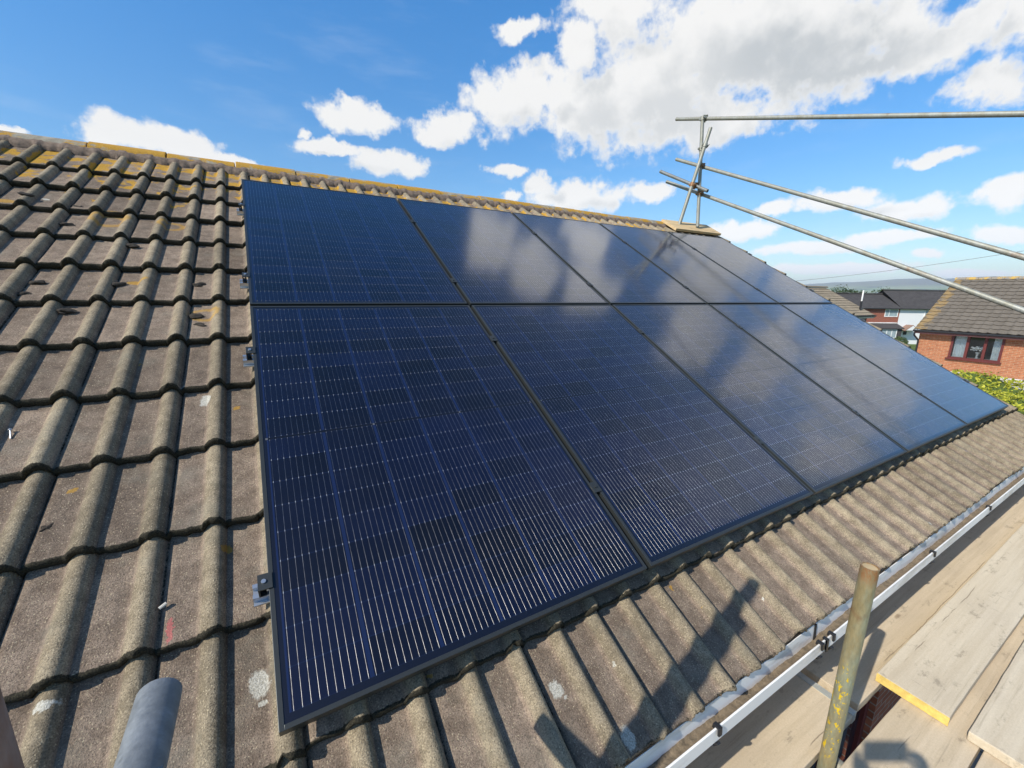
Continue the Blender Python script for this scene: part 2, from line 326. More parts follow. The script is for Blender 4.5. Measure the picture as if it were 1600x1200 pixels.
def panel_mat():
    m, t, b = mat('solar_cells_under_glass'); p = t.obj(); u, v, _ = t.sep(p)
    info = t.new('ShaderNodeObjectInfo').outputs['Random']
    cu = t.m('MULTIPLY', t.m('SUBTRACT', u, 0.0225), 1 / 0.18150); fu = t.m('FRACT', cu)
    vv = t.m('SUBTRACT', t.m('ABSOLUTE', t.m('SUBTRACT', v, 0.861)), 0.006)
    row = t.m('MULTIPLY', vv, 1 / 0.0918); fr = t.m('FRACT', row)
    side = t.m('MULTIPLY', t.m('GREATER_THAN', v, 0.861), 37.0)
    inside = t.m('MULTIPLY', t.m('MULTIPLY', t.m('GREATER_THAN', u, 0.0225), t.m('LESS_THAN', u, 1.1115)), t.m('MULTIPLY', t.m('GREATER_THAN', vv, 0.0), t.m('LESS_THAN', row, 9.0)))
    cid = t.xyz(t.m('FLOOR', cu), t.m('ADD', t.m('FLOOR', row), side), t.m('MULTIPLY', info, 91.0))
    rc = t.white(cid)
    blot = t.noise(t.v('MULTIPLY', p, (2.0, 1.2, 1)), 1.6, 4, 0.55)
    tone = t.m('ADD', t.m('MULTIPLY', rc, 0.80), t.m('MULTIPLY', t.rng(blot, 0.35, 0.65), 0.30))
    cell = t.mix(tone, (0.0011, 0.0013, 0.0040, 1), (0.0024, 0.0047, 0.0225, 1))
    eu = t.m('MULTIPLY', t.m('MINIMUM', fu, t.m('SUBTRACT', 1.0, fu)), 0.1815)
    ev = t.m('MULTIPLY', t.m('MINIMUM', fr, t.m('SUBTRACT', 1.0, fr)), 0.0918)
    edge = t.rng(eu, 0.0060, 0.0040)                                # bluer rim of each cell
    cell = t.mix(t.m('MULTIPLY', edge, 0.8), cell, (0.0070, 0.016, 0.062, 1))
    gap = t.m('MAXIMUM', t.m('LESS_THAN', eu, 0.0011), t.m('LESS_THAN', ev, 0.0007))
    cell = t.mix(gap, cell, (0.008, 0.015, 0.046, 1))
    # printed fingers: very fine lines across the cell, and a faint handling smear here and there
    cell = t.mix(t.m('MULTIPLY', t.rng(t.noise(t.v('MULTIPLY', p, (2.0, 9.0, 1)), 2.0, 5, 0.6, 1.2), 0.64, 0.78), 0.15), cell, (0.018, 0.034, 0.09, 1))
    base = t.mix(inside, (0.004, 0.005, 0.012, 1), cell)
    # ten round wires per cell, running up the slope
    fb = t.m('SUBTRACT', t.m('FRACT', t.m('MULTIPLY', fu, 10.0)), 0.5)
    dist = t.m('MULTIPLY', fb, 0.01815)
    near = t.rng(ev, 0.0036, 0.0018)
    half = t.m('ADD', 0.00029, t.m('MULTIPLY', near, 0.00042))
    wire = t.m('MULTIPLY', t.m('LESS_THAN', t.m('ABSOLUTE', dist), half), inside)
    sgn = t.m('SUBTRACT', t.m('MULTIPLY', t.m('LESS_THAN', fr, 0.5), 2.0), 1.0)
    bend = t.m('MULTIPLY', t.m('MULTIPLY', sgn, near), 0.55)
    nl = t.v('NORMALIZE', t.xyz(0.0, bend, 1.0))
    vt = t.new('ShaderNodeVectorTransform', vector_type='NORMAL', convert_from='OBJECT', convert_to='WORLD'); t.put(vt.inputs[0], nl)
    geo = t.new('ShaderNodeNewGeometry').outputs['Normal']
    nm = t.new('ShaderNodeMix', data_type='VECTOR'); t.put(nm.inputs[0], wire); t.put(nm.inputs[4], geo); t.put(nm.inputs[5], vt.outputs[0])
    base = t.mix(wire, base, t.mix(near, t.mix(t.rng(t.noise(t.v('MULTIPLY', p, (60, 14, 1)), 1.0, 4, 0.7), 0.36, 0.64), (0.30, 0.29, 0.28, 1), (0.66, 0.64, 0.61, 1)), (0.60, 0.60, 0.60, 1)))
    # soldered joints along the middle line
    mid = t.m('LESS_THAN', t.m('ABSOLUTE', t.m('SUBTRACT', v, 0.861)), 0.0035)
    base = t.mix(mid, base, (0.003, 0.003, 0.005, 1))
    jl = t.m('MULTIPLY', t.m('LESS_THAN', t.m('ABSOLUTE', t.m('SUBTRACT', v, 0.861)), 0.004), t.m('LESS_THAN', t.m('ABSOLUTE', t.m('SUBTRACT', t.m('FRACT', t.m('ADD', t.m('MULTIPLY', cu, 0.5), 0.5)), 0.5)), 0.010))
    base = t.mix(t.m('MULTIPLY', jl, 0.22), base, (0.5, 0.5, 0.5, 1))
    # dust along the lower frame edge and specks
    dust = t.m('MULTIPLY', t.rng(t.noise(p, 5, 6, 0.65), 0.45, 0.8), 0.006)
    speck = t.m('MULTIPLY', t.rng(t.voro(p, 26), 0.06, 0.03), t.m('GREATER_THAN', t.sep(t.voro(p, 26, out=1))[0], 0.93))
    base = t.mix(t.m('ADD', dust, t.m('MULTIPLY', speck, 0.25), clamp=True), base, (0.45, 0.43, 0.40, 1))
    # a round wire spreads light across itself but not along its length
    t.put(b.inputs['Anisotropic'], wire); tg = t.new('ShaderNodeVectorTransform', vector_type='VECTOR', convert_from='OBJECT', convert_to='WORLD'); tg.inputs[0].default_value = (1, 0, 0); t.l.new(tg.outputs[0], b.inputs['Tangent'])
    setp(t, b, col=base, rough=t.m('ADD', 0.42, t.m('MULTIPLY', wire, 0.17)), metal=t.m('MULTIPLY', wire, t.m('SUBTRACT', 1.0, t.m('MULTIPLY', near, 0.6))), spec=0.25, normal=nm.outputs[1])
    cr = t.rng(t.noise(p, 3, 4, 0.6), 0.3, 0.7, 0.090, 0.120, smooth=False)
    t.put(b.inputs['Coat Weight'], 1.0); t.put(b.inputs['Coat Roughness'], cr); t.put(b.inputs['Coat IOR'], 1.46); t.put(b.inputs['Coat Normal'], geo)
    return m
M['cells'] = panel_mat()

def galv(name, base=(0.42, 0.43, 0.40), warm=(0.30, 0.27, 0.19), rust=0.2, paint=0.0, dark=1.0):
    m, t, b = mat(name); p = t.obj()
    n1 = t.noise(t.v('MULTIPLY', p, (1.6, 1.6, 0.5)), 11, 6, 0.68); n2 = t.noise(t.v('MULTIPLY', p, (1.4, 1.4, 0.45)), 75, 5, 0.68); n3 = t.noise(t.v('ADD', p, (4, 1, 7)), 5.5, 5, 0.6)
    c = t.mix(t.rng(n1, 0.32, 0.68), (*[q * dark for q in base], 1), (*[q * dark for q in warm], 1))
    k = t.rng(n2, 0.25, 0.75, 0.75, 1.2, smooth=False); c = t.mix(1.0, c, t.xyz(k, k, k), 'MULTIPLY')
    c = t.mix(t.m('MULTIPLY', t.rng(n3, 0.62 - rust * 0.25, 0.75 - rust * 0.2), 0.75), c, (0.20, 0.10, 0.045, 1))
    if paint:
        x, y, z = t.sep(p)
        rt_ = t.m('MULTIPLY', t.rng(t.m('ADD', z, t.m('MULTIPLY', t.m('SUBTRACT', n3, 0.5), 0.12)), -0.085, -0.025), t.rng(n2, 0.3, 0.6))
        c = t.mix(t.m('MULTIPLY', rt_, 0.85), c, (0.30, 0.13, 0.045, 1))
        band = t.m('MULTIPLY', t.rng(z, -0.34, -0.40), t.rng(z, -0.78, -0.70))
        pn = t.rng(t.noise(t.v('MULTIPLY', p, (1.6, 1.6, 0.8)), 38, 5, 0.7), 0.565, 0.59)
        c = t.mix(t.m('MULTIPLY', t.m('MULTIPLY', pn, band), t.rng(x, 0.014, -0.012)), c, (0.72, 0.50, 0.01, 1))
    setp(t, b, col=c, rough=t.rng(n2, 0.3, 0.7, 0.45, 0.7, smooth=False), metal=0.35, spec=0.4, normal=t.bump(n2, 0.25, 0.002)); return m
M['galv'] = galv('galvanised_tube')
M['galv_pale'] = galv('pale_galvanised_tube', (0.33, 0.335, 0.30), (0.26, 0.25, 0.195), 0.08)
M['galv_dark'] = galv('dark_galvanised_tube', (0.22, 0.24, 0.25), (0.17, 0.17, 0.15), 0.1)
M['galv_blue'] = galv('blue_grey_galvanised_tube', (0.235, 0.255, 0.27), (0.165, 0.18, 0.19), 0.0)
M['galv_yellow'] = galv('lichen_stained_tube_with_yellow_paint', (0.29, 0.31, 0.22), (0.30, 0.24, 0.12), 0.45, paint=1)
M['galv_rusty'] = galv('rusty_tube', (0.30, 0.26, 0.25), (0.28, 0.17, 0.13), 0.8)
M['rust'] = galv('rusty_coupler', (0.30, 0.19, 0.10), (0.25, 0.12, 0.05), 0.8)
M['plug'] = plain('tan_tube_plug', (0.44, 0.33, 0.18), 0.85, var=0.25)
def wood(name, base, dark, wear=0.5):
    m, t, b = mat(name); p = t.obj(); off = t.new('ShaderNodeObjectInfo').outputs['Random']
    q = t.v('ADD', p, t.xyz(t.m('MULTIPLY', off, 40), t.m('MULTIPLY', off, 17), 0.0))
    g = t.noise(t.v('MULTIPLY', q, (0.9, 26, 26)), 1.0, 7, 0.65, 0.15); bl = t.noise(t.v('MULTIPLY', q, (1.0, 2.2, 1)), 2.2, 6, 0.62); n2 = t.noise(q, 170, 4, 0.7)
    c = t.mix(t.rng(g, 0.30, 0.72), (*base, 1), (*dark, 1))
    c = t.mix(t.m('MULTIPLY', t.rng(bl, 0.45, 0.70), wear), c, (dark[0] * 0.80, dark[1] * 0.80, dark[2] * 0.84, 1))
    k = t.rng(n2, 0.25, 0.75, 0.90, 1.10, smooth=False); c = t.mix(1.0, c, t.xyz(k, k, k), 'MULTIPLY')
    sp = t.rng(t.noise(t.v('MULTIPLY', q, (3.0, 6.0, 4.0)), 2.6, 7, 0.72), 0.56, 0.68)
    c = t.mix(t.m('MULTIPLY', sp, 0.46), c, (0.13, 0.105, 0.075, 1))
    wn_ = t.rng(t.noise(t.v('MULTIPLY', q, (2.2, 60, 40)), 1.0, 5, 0.7, 0.1), 0.56, 0.70); c = t.mix(t.m('MULTIPLY', wn_, 0.30), c, (0.20, 0.155, 0.10, 1))
    kn = t.voro(t.v('MULTIPLY', q, (1.6, 5.5, 1)), 1.0); c = t.mix(t.m('MULTIPLY', t.rng(kn, 0.075, 0.03), 0.6), c, (0.15, 0.09, 0.045, 1))
    sc_ = t.rng(t.noise(t.v('MULTIPLY', q, (26, 5, 1)), 1.0, 5, 0.75, 0.6), 0.63, 0.70); c = t.mix(t.m('MULTIPLY', sc_, 0.30), c, (0.17, 0.14, 0.11, 1))
    x_, y_, _z = t.sep(q)
    cy = t.m('ADD', y_, t.m('MULTIPLY', t.m('SUBTRACT', t.noise(t.xyz(x_, 0.0, 0.0), 2.6, 5, 0.6), 0.5), 0.045))
    ck = t.m('ABSOLUTE', t.m('SUBTRACT', t.m('FRACT', t.m('ADD', t.m('MULTIPLY', cy, 5.2), t.m('MULTIPLY', off, 3.0))), 0.5))
    crack = t.m('MULTIPLY', t.rng(ck, 0.012, 0.004), t.rng(t.noise(t.xyz(x_, y_, 0.0), 1.4, 3, 0.6), 0.54, 0.60))
    c = t.mix(t.m('MULTIPLY', crack, 0.6), c, (0.10, 0.075, 0.05, 1))
    h = t.m('SUBTRACT', t.m('ADD', t.m('MULTIPLY', g, 0.6), t.m('MULTIPLY', n2, 0.4)), t.m('MULTIPLY', crack, 0.7))
    setp(t, b, col=c, rough=0.85, spec=0.2, normal=t.bump(h, 0.22, 0.002)); return m
M['board'] = wood('weathered_scaffold_board', (0.57, 0.465, 0.325), (0.47, 0.375, 0.25), 0.35)
M['board_pale'] = wood('pale_dry_scaffold_board', (0.60, 0.515, 0.38), (0.51, 0.425, 0.30), 0.3)
M['yellow_end'] = plain('yellow_painted_board_end', (0.66, 0.47, 0.13), 0.7, var=0.25, scale=60)
M['band'] = plain('pale_steel_end_band', (0.50, 0.50, 0.44), 0.5, metal=0.4, var=0.3)

# ------------------------------------------------------------------ setting: land, hills, haze
def land():
    nr, na = 74, 220
    rad = np.concatenate([[0], np.geomspace(2.5, 9200, nr)])
    rng = np.random.RandomState(3)
    ph = rng.rand(8) * 6.28
    V = []; F = []
    def h(r, a):
        z = -3.2 - 2.5 * min(1, max(0, (r - 30) / 35.0)) - 6 * min(1, max(0, (r - 90) / 300.0)) - 20 * min(1, max(0, (r - 300) / 1500))
        if r > 2600:
            s = min(1, (r - 2600) / 4800.0); s = s * s * (3 - 2 * s)
            prof = 0.84 + 0.10 * math.sin(a * 3.1 + 1.0) + 0.22 * math.sin(a * 7.0 + 0.35) + 0.06 * math.sin(a * 15.0 + ph[0]) + 0.05 * math.sin(a * 23 + ph[1]) + 0.02 * math.sin(a * 61 + ph[2])
            z += s * 232 * prof * (0.94 + 0.06 * math.sin(r / 700 + ph[3] + 4 * a))
            if r > 3600: z += 10 * math.sin(a * 37 + r / 300.0) * s
        return z
    for i, r in enumerate(rad):
        for j in range(na):
            a = 2 * math.pi * j / na
            V.append((r * math.cos(a), r * math.sin(a), h(r, a)))
    for i in range(nr):
        for j in range(na): F.append((i * na + j, (i + 1) * na + j, (i + 1) * na + (j + 1) % na, i * na + (j + 1) % na))
    m, t, b = mat('grass_fields_and_moor'); p = t.obj()
    x, y, z = t.sep(p); r = t.v('LENGTH', t.xyz(x, y, 0))
    cell = t.voro(t.v('ADD', t.v('SCALE', p, 1 / 170.0), t.noise(p, 0.004, 3, 0.5, color=True)), 1.0, out=1)
    fc = t.mix(t.sep(cell)[0], (0.12, 0.20, 0.05, 1), (0.27, 0.29, 0.12, 1))
    woods = t.rng(t.noise(p, 0.0035, 6, 0.65), 0.55, 0.62); fc = t.mix(woods, fc, (0.025, 0.045, 0.015, 1))
    moor = t.mix(t.rng(t.noise(p, 0.0012, 6, 0.65), 0.4, 0.6), (0.095, 0.085, 0.055, 1), (0.13, 0.12, 0.06, 1))
    fc = t.mix(t.rng(z, 70, 140), fc, moor)
    n = t.noise(p, 3.0, 6, 0.65); gr = t.mix(t.rng(n, 0.3, 0.7), (0.05, 0.085, 0.02, 1), (0.11, 0.15, 0.045, 1))
    c = t.mix(t.rng(r, 60, 160), gr, fc)
    setp(t, b, col=c, rough=0.95, spec=0.1)
    o = np_mesh('terrain', V, F, m); tag(o, 'grassy ground running out to fields and distant moorland hills', kind='structure')
land()
pv = MB(); pv.box(-6, 24.0, -7, 14, -3.25, -3.17)
m_, t_, b_ = mat('grey_paving'); p_ = t_.obj(); n_ = t_.noise(p_, 6, 6, 0.65)
bt_ = t_.new('ShaderNodeTexBrick'); t_.put(bt_.inputs['Vector'], p_); bt_.inputs['Brick Width'].default_value = 0.6; bt_.inputs['Row Height'].default_value = 0.6; bt_.inputs['Mortar Size'].default_value = 0.012; bt_.inputs['Scale'].default_value = 1
bt_.inputs['Color1'].default_value = (0.22, 0.215, 0.2, 1); bt_.inputs['Color2'].default_value = (0.27, 0.26, 0.24, 1); bt_.inputs['Mortar'].default_value = (0.1, 0.1, 0.09, 1)
setp(t_, b_, col=t_.mix(t_.m('MULTIPLY', t_.rng(n_, 0.4, 0.7), 0.4), bt_.outputs['Color'], (0.12, 0.115, 0.1, 1)), rough=0.9)
tag(pv.build('paving', m_), kind='structure')
m_ = plain('pale_concrete_drive', (0.50, 0.49, 0.47), 0.9, var=0.12)
tag(MB().box(24.0, 28.6, -9, 9.5, -3.3, -2.55).build('driveway', m_), kind='structure')

hz = MB(); hz.box(-10000, 10000, -10000, 10000, -60, 318)
m = bpy.data.materials.new('haze_air'); m.use_nodes = True; t = NT(m.node_tree); t.n.clear()
vol = t.new('ShaderNodeVolumePrincipled'); vol.inputs['Color'].default_value = (0.78, 0.89, 1.0, 1); vol.inputs['Density'].default_value = 1.5e-4; vol.inputs['Anisotropy'].default_value = 0.0
out = t.new('ShaderNodeOutputMaterial'); t.l.new(vol.outputs[0], out.inputs['Volume'])
tag(hz.build('haze', m), kind='stuff')

# ------------------------------------------------------------------ the house under the panels
PITCH = 0.149; CREST = -0.133; H = 0.031
GAUGE = 0.3265; V0 = -0.035
def roll_h(u):
    s = ((u - CREST) / PITCH + 0.52) % 1.0
    d = s - 0.52
    if d < 0:
        q = max(0.0, 1 - (d / 0.26) ** 2) if d > -0.26 else 0.0
        return H * (q ** 1.1)
    q = max(0.0, 1 - (d / 0.165) ** 2) if d < 0.165 else 0.0
    return H * (q ** 0.62)
def build_tiles(parent, u0, u1, name, material):
    rng = np.random.RandomState(11)
    S = np.array([0.0, 0.12, 0.24, 0.265, 0.285, 0.31, 0.34, 0.38, 0.42, 0.46, 0.50, 0.54, 0.58, 0.62, 0.65, 0.675, 0.695, 0.71, 0.73, 0.77, 0.86])
    k0 = int(math.floor((u0 - CREST) / PITCH)); k1 = int(math.ceil((u1 - CREST) / PITCH))
    us = []; tl = []
    for k in range(k0, k1 + 1):
        for s in S:
            u = CREST + (k - 0.52 + s) * PITCH
            if u0 <= u <= u1: us.append(u); tl.append((math.floor((k + (1 if s > 0.72 else 0)) / 2), k % 2 == 1 and 0.70 < s < 0.75))
    us = np.array(us); nu = len(us); tid = np.array([q[0] for q in tl]); groove = np.array([q[1] for q in tl])
    hh = np.array([roll_h(u) for u in us])
    V = []; F = []; A_roll = []; A_moss = []; A_tile = []
    def add_strip(rows):
        base = len(V)
        for vv, nn, rl, ms, ti in rows:
            for i in range(nu):
                V.append((us[i], vv[i], nn[i])); A_roll.append(rl[i]); A_moss.append(ms[i]); A_tile.append(ti[i])
        for r in range(len(rows) - 1):
            for i in range(nu - 1):
                a = base + r * nu + i; F.append((a, a + 1, a + nu + 1, a + nu))
    tmax = tid.max() - tid.min() + 1
    for k in range(-1, 12):
        ve = V0 + k * GAUGE if k >= 0 else -0.384
        top = V0 + (k + 1) * GAUGE + 0.03
        if k == 11: top = 3.99
        dv = rng.uniform(-0.006, 0.006, tmax)[tid - tid.min()]; dn = rng.uniform(-0.003, 0.003, tmax)[tid - tid.min()]
        tr = rng.rand(tmax)[tid - tid.min()]
        jag = rng.normal(0, 0.0022, nu); jag2 = rng.normal(0, 0.0018, nu)
        jag = (jag + np.roll(jag, 1) + np.roll(jag, -1)) * 0.75
        chip = (rng.rand(nu) < 0.012) * rng.uniform(0.004, 0.012, nu); chip = chip + 0.6 * (np.roll(chip, 1) + np.roll(chip, -1)); jag = jag + chip
        ridge_f = 0.55 + 0.45 * np.clip(rng.rand(nu) + 0.3, 0, 1)
        L = top - ve
        def surf(fr):   # fraction up the tile from its lower edge
            v = np.full(nu, ve) + dv + fr * L
            n = -0.0955 - 0.030 * fr + dn + hh - np.where(groove, 0.007, 0)
            return v, n
        one = np.ones(nu); z0 = np.zeros(nu)
        rl = hh / H
        v0, n0 = surf(0.0)
        rows = []
        if k == -1: one = one * 0.35
        ft = 0.5 if k == -1 else 1.0
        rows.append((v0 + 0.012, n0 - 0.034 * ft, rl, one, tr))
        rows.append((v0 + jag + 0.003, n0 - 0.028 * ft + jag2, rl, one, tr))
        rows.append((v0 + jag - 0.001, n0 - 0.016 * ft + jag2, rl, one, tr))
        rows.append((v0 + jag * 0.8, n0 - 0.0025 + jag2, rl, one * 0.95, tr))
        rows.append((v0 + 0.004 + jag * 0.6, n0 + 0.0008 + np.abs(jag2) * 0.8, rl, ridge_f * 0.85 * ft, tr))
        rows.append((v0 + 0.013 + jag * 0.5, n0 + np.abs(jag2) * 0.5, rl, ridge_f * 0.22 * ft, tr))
        rows.append((v0 + 0.028, n0 - 0.0006, rl, z0 + 0.04, tr))
        for fr in (0.25, 0.5, 0.75, 1.0):
            v, n = surf(fr); rows.append((v, n, rl, np.where(groove, 0.42, 0.0), tr))
        add_strip(rows)
    o = np_mesh(name, V, F, material, parent, {'roll': A_roll, 'moss': A_moss, 'tile': A_tile})
    o.rotation_euler = (TH, 0, 0)
    md = o.modifiers.new('edges', 'EDGE_SPLIT'); md.split_angle = R(55)
    return o
UL, UR = -3.6, 6.18
house = thing('house', 'house under the solar panels with weathered brown rolled concrete tiles', 'house', (0, 0, -3.2))
inv = Matrix.Translation((0, 0, 3.2))
roof = build_tiles(house, UL, UR, 'roof', M['tile']); roof.location = (0, 0, 3.2)
# far slope of the roof and the ridge
APY, APZ = 3.575, 1.865
sl = MB(); sl.poly([(UL, APY, APZ + 0.01), (UR, APY, APZ + 0.01), (UR, 2 * APY + 0.4, -0.35), (UL, 2 * APY + 0.4, -0.35)])
sl.build('far_slope', M['tile'], house, loc=(0, 0, 3.2))
rg = MB(); x = UL; k = 0
while x < UR - 0.02:
    x2 = min(x + 0.445, UR); r_ = 0.112 + random.uniform(-.003, .003); dz = random.uniform(-.004, .004)
    prof = [(APY + r_ * math.cos(t), APZ + 0.002 + dz + r_ * 0.95 * math.sin(t)) for t in np.linspace(math.pi + 0.12, -0.12, 15)]
    inner = [(APY + (r_ - 0.018) * math.cos(t), APZ + 0.002 + dz + (r_ - 0.018) * 0.95 * math.sin(t)) for t in np.linspace(-0.12, math.pi + 0.12, 15)]
    rg.prism(prof + inner, x + 0.004, x2 - 0.004); x = x2
rt = rg.build('ridge_tiles', M['ridge'], house, loc=(0, 0, 3.2), bevel=0.004)
# crumbling mortar bedding under the ridge
us = np.arange(UL, UR, 0.011); rr = np.random.RandomState(5); V = []; F = []
nz = rr.normal(0, 1, len(us)); nz = np.convolve(nz, np.ones(4) / 4, 'same')
for i, u in enumerate(us):
    hgt = roll_h(u)
    lo = 3.925 + 0.016 * nz[i] + (0.012 if hgt > 0.012 else 0)
    for vv, nn in ((lo - .012, -0.120 + hgt * 0.9), (lo, -0.100 + hgt * 0.6 + 0.006 * nz[i]), (lo + 0.035, -0.078 + hgt * 0.25 + 0.004 * nz[i - 3]), (3.985, -0.082)):
        V.append((u, vv, nn))
    if i: a = (i - 1) * 4; F += [(a + q, a + 4 + q, a + 5 + q, a + 1 + q) for q in range(3)]
o = np_mesh('mortar_bedding', V, F, M['mortar'], house); o.rotation_euler = (TH, 0, 0); o.location = (0, 0, 3.2)
# walls: brick box with a window opening under the eaves
wl = MB(); wy = 0.02
wl.box(UL + .1, 2.8, wy, wy + .28, -3.25, -0.42); wl.box(4.15, 6.0, wy, wy + .28, -3.25, -0.42); wl.box(2.8, 4.15, wy, wy + .28, -3.25, -3.1); wl.box(2.8, 4.15, wy, wy + .28, -1.2, -0.42)
wl.box(UL + .1, 6.0, 7.0, 7.25, -3.25, -0.42)
wl.prism([(wy + .28, -3.25), (7.0, -3.25), (7.0, -0.42), (APY, 1.70), (wy + .28, -0.42)], 5.72, 6.0)
wl.prism([(wy + .28, -3.25), (7.0, -3.25), (7.0, -0.42), (APY, 1.70), (wy + .28, -0.42)], UL + .1, UL + .38)
wl.build('wall', M['brick'], house, loc=(0, 0, 3.2))
M['pane'] = mat('window_glass')[0]
t = NT(M['pane'].node_tree); b = M['pane'].node_tree.nodes['Principled BSDF']; setp(t, b, col=(0.02, 0.025, 0.03), rough=0.04, spec=0.6)
wf = MB(); wf.box(2.8, 2.87, .06, .13, -3.1, -1.2); wf.box(4.08, 4.15, .06, .13, -3.1, -1.2); wf.box(2.87, 4.08, .06, .13, -3.1, -3.03); wf.box(2.87, 4.08, .06, .13, -1.27, -1.2); wf.box(3.44, 3.51, .06, .13, -3.03, -1.27)
M['mahogany'] = plain('dark_mahogany_upvc', (0.115, 0.026, 0.022), 0.4, var=0.1)
wfr = wf.build('patio_door', M['mahogany'], house, loc=(0, 0, 3.2), bevel=0.004)
MB().box(2.85, 4.1, .09, .10, -3.05, -1.25).build('pane', M['pane'], wfr)
MB().box(UL, 6.1, -0.235, -0.215, -0.56, -0.36).build('fascia', M['upvc'], house, loc=(0, 0, 3.2))
MB().box(UL, 6.1, -0.215, wy, -0.56, -0.545).build('soffit', M['upvc'], house, loc=(0, 0, 3.2))
# square gutter with years of silt
gp = [(-0.3225, -0.335), (-0.3245, -0.382), (-0.316, -0.392), (-0.240, -0.402), (-0.262, -0.385), (-0.2795, -0.360), (-0.2775, -0.297), (-0.2805, -0.297), (-0.2835, -0.362), (-0.285, -0.378), (-0.316, -0.382), (-0.3165, -0.335)]
g = MB().prism(gp, UL, 6.22).build('gutter', M['upvc'], house, loc=(0, 0, 3.2), bevel=0.0015)
us = np.arange(UL, 6.2, 0.008); V = []; F = []
nz = np.convolve(rr.normal(0, 1, len(us) + 40), np.ones(21) / 21, 'same') * 3; nz2 = np.convolve(rr.normal(0, 1, len(us) + 40), np.ones(3) / 3, 'same')
for i, u in enumerate(us):
    wv = 0.0060 * nz[i] + 0.0016 * nz2[i]
    for y, z in ((-0.3175, -0.3475 + 0.0035 * nz[i + 15] + 0.0012 * nz2[i + 9]), (-0.312, -0.350 + 0.0030 * nz[i + 15] + .001 * nz2[i + 5]), (-0.303, -0.356 + 0.6 * wv), (-0.292, -0.360 + 0.8 * wv + .001 * nz2[i + 12]), (-0.2845, -0.354 + wv), (-0.2820, -0.356 + wv)): V.append((u, y, z))
    if i: a = (i - 1) * 6; F += [(a + q, a + 6 + q, a + 7 + q, a + 1 + q) for q in range(5)]
o = np_mesh('silt', V, F, M['silt'], g)
bk = [0.62, 1.12, 1.742, 1.83, 2.9, 3.86, 4.85, 5.6, -0.4, -1.4]
for u in bk:
    c = MB().prism([(-0.3250, -0.3345), (-0.3262, -0.356), (-0.333, -0.356), (-0.331, -0.328), (-0.308, -0.328), (-0.307, -0.343), (-0.3145, -0.343), (-0.3145, -0.3345)], u - 0.008, u + 0.008)
    c.prism([(-0.3262, -0.384), (-0.318, -0.394), (-0.240, -0.404), (-0.240, -0.411), (-0.322, -0.402), (-0.333, -0.386)], u - 0.008, u + 0.008)
    c.build('gutter_bracket', M['black'], house, loc=(0, 0, 3.2), bevel=0.0015)
MB().prism([(-0.3252, -0.3345), (-0.3268, -0.384), (-0.331, -0.384), (-0.329, -0.330), (-0.310, -0.330), (-0.310, -0.3345)], 1.776, 1.792).build('gutter_joint', M['black'], house, loc=(0, 0, 3.2), bevel=0.002)
MB().prism([(-0.2815, -0.299), (-0.2840, -0.362), (-0.2875, -0.362), (-0.2850, -0.297), (-0.280, -0.297), (-0.280, -0.299)], 1.772, 1.784).build('gutter_seal', M['black'], house, loc=(0, 0, 3.2))

# ------------------------------------------------------------------ solar panels
PW, PH, PG = 1.134, 1.722, 0.02
def make_panel():
    root = thing('solar_panel', '', 'solar panel', rot=(TH, 0, 0))
    f = MB(); w = 0.011
    for x0, x1, y0, y1 in ((0, w, 0, PH), (PW - w, PW, 0, PH), (w, PW - w, 0, w), (w, PW - w, PH - w, PH)): f.box(x0, x1, y0, y1, -0.035, 0.0)
    bmesh.ops.remove_doubles(f.bm, verts=f.bm.verts, dist=1e-5)
    f.build('frame', M['anod'], root, bevel=0.0008)
    MB().poly([(w, w, -0.0018), (PW - w, w, -0.0018), (PW - w, PH - w, -0.0018), (w, PH - w, -0.0018)]).build('glass', M['cells'], root)
    MB().box(w + .001, PW - w - .001, w + .001, PH - w - .001, -0.012, -0.0065).build('backsheet', M['back'], root)
    return root
ORD = ['first', 'second', 'third', 'fourth', 'fifth']
proto = make_panel()
for j in range(2):
    for i in range(5):
        o = proto if (i, j) == (0, 0) else copy_tree(proto)
        o.location = roof_pt(i * (PW + PG), j * (PH + PG))
        row = 'lower' if j == 0 else 'upper'
        o['label'] = {0: 'large dark blue solar panel nearest the camera at left of the lower row', 4: 'grey-blue solar panel at the far right end of the %s row' % row}.get(i, 'dark blue solar panel, %s from the left in the %s row' % (ORD[i], row)) if (i, j) != (0, 1) else 'dark blue solar panel at left of the upper row, just below the ridge'
        o['group'] = 'solar panels on the roof'
RV = [0.347, 1.372, 2.02, 2.968]
RN = ['lowest', 'second lowest', 'second highest', 'highest']
for k, v in enumerate(RV):
    r_ = MB()
    r_.box(-0.040, 5 * PW + 4 * PG + 0.04, v - 0.020, v + 0.020, -0.0575, -0.052); r_.box(-0.040, 5 * PW + 4 * PG + 0.04, v - 0.020, v - 0.009, -0.052, -0.0355); r_.box(-0.040, 5 * PW + 4 * PG + 0.04, v + 0.009, v + 0.020, -0.052, -0.0355)
    r_.box(-0.040, -0.002, v - 0.030, v + 0.024, -0.064, -0.0580)
    o = r_.build('mounting_rail', M['alu'], rot=(TH, 0, 0))
    tag(o, 'silver mounting rail end under the %s clamp at the left panel edge' % RN[k], 'rail', 'mounting rails under the panels')
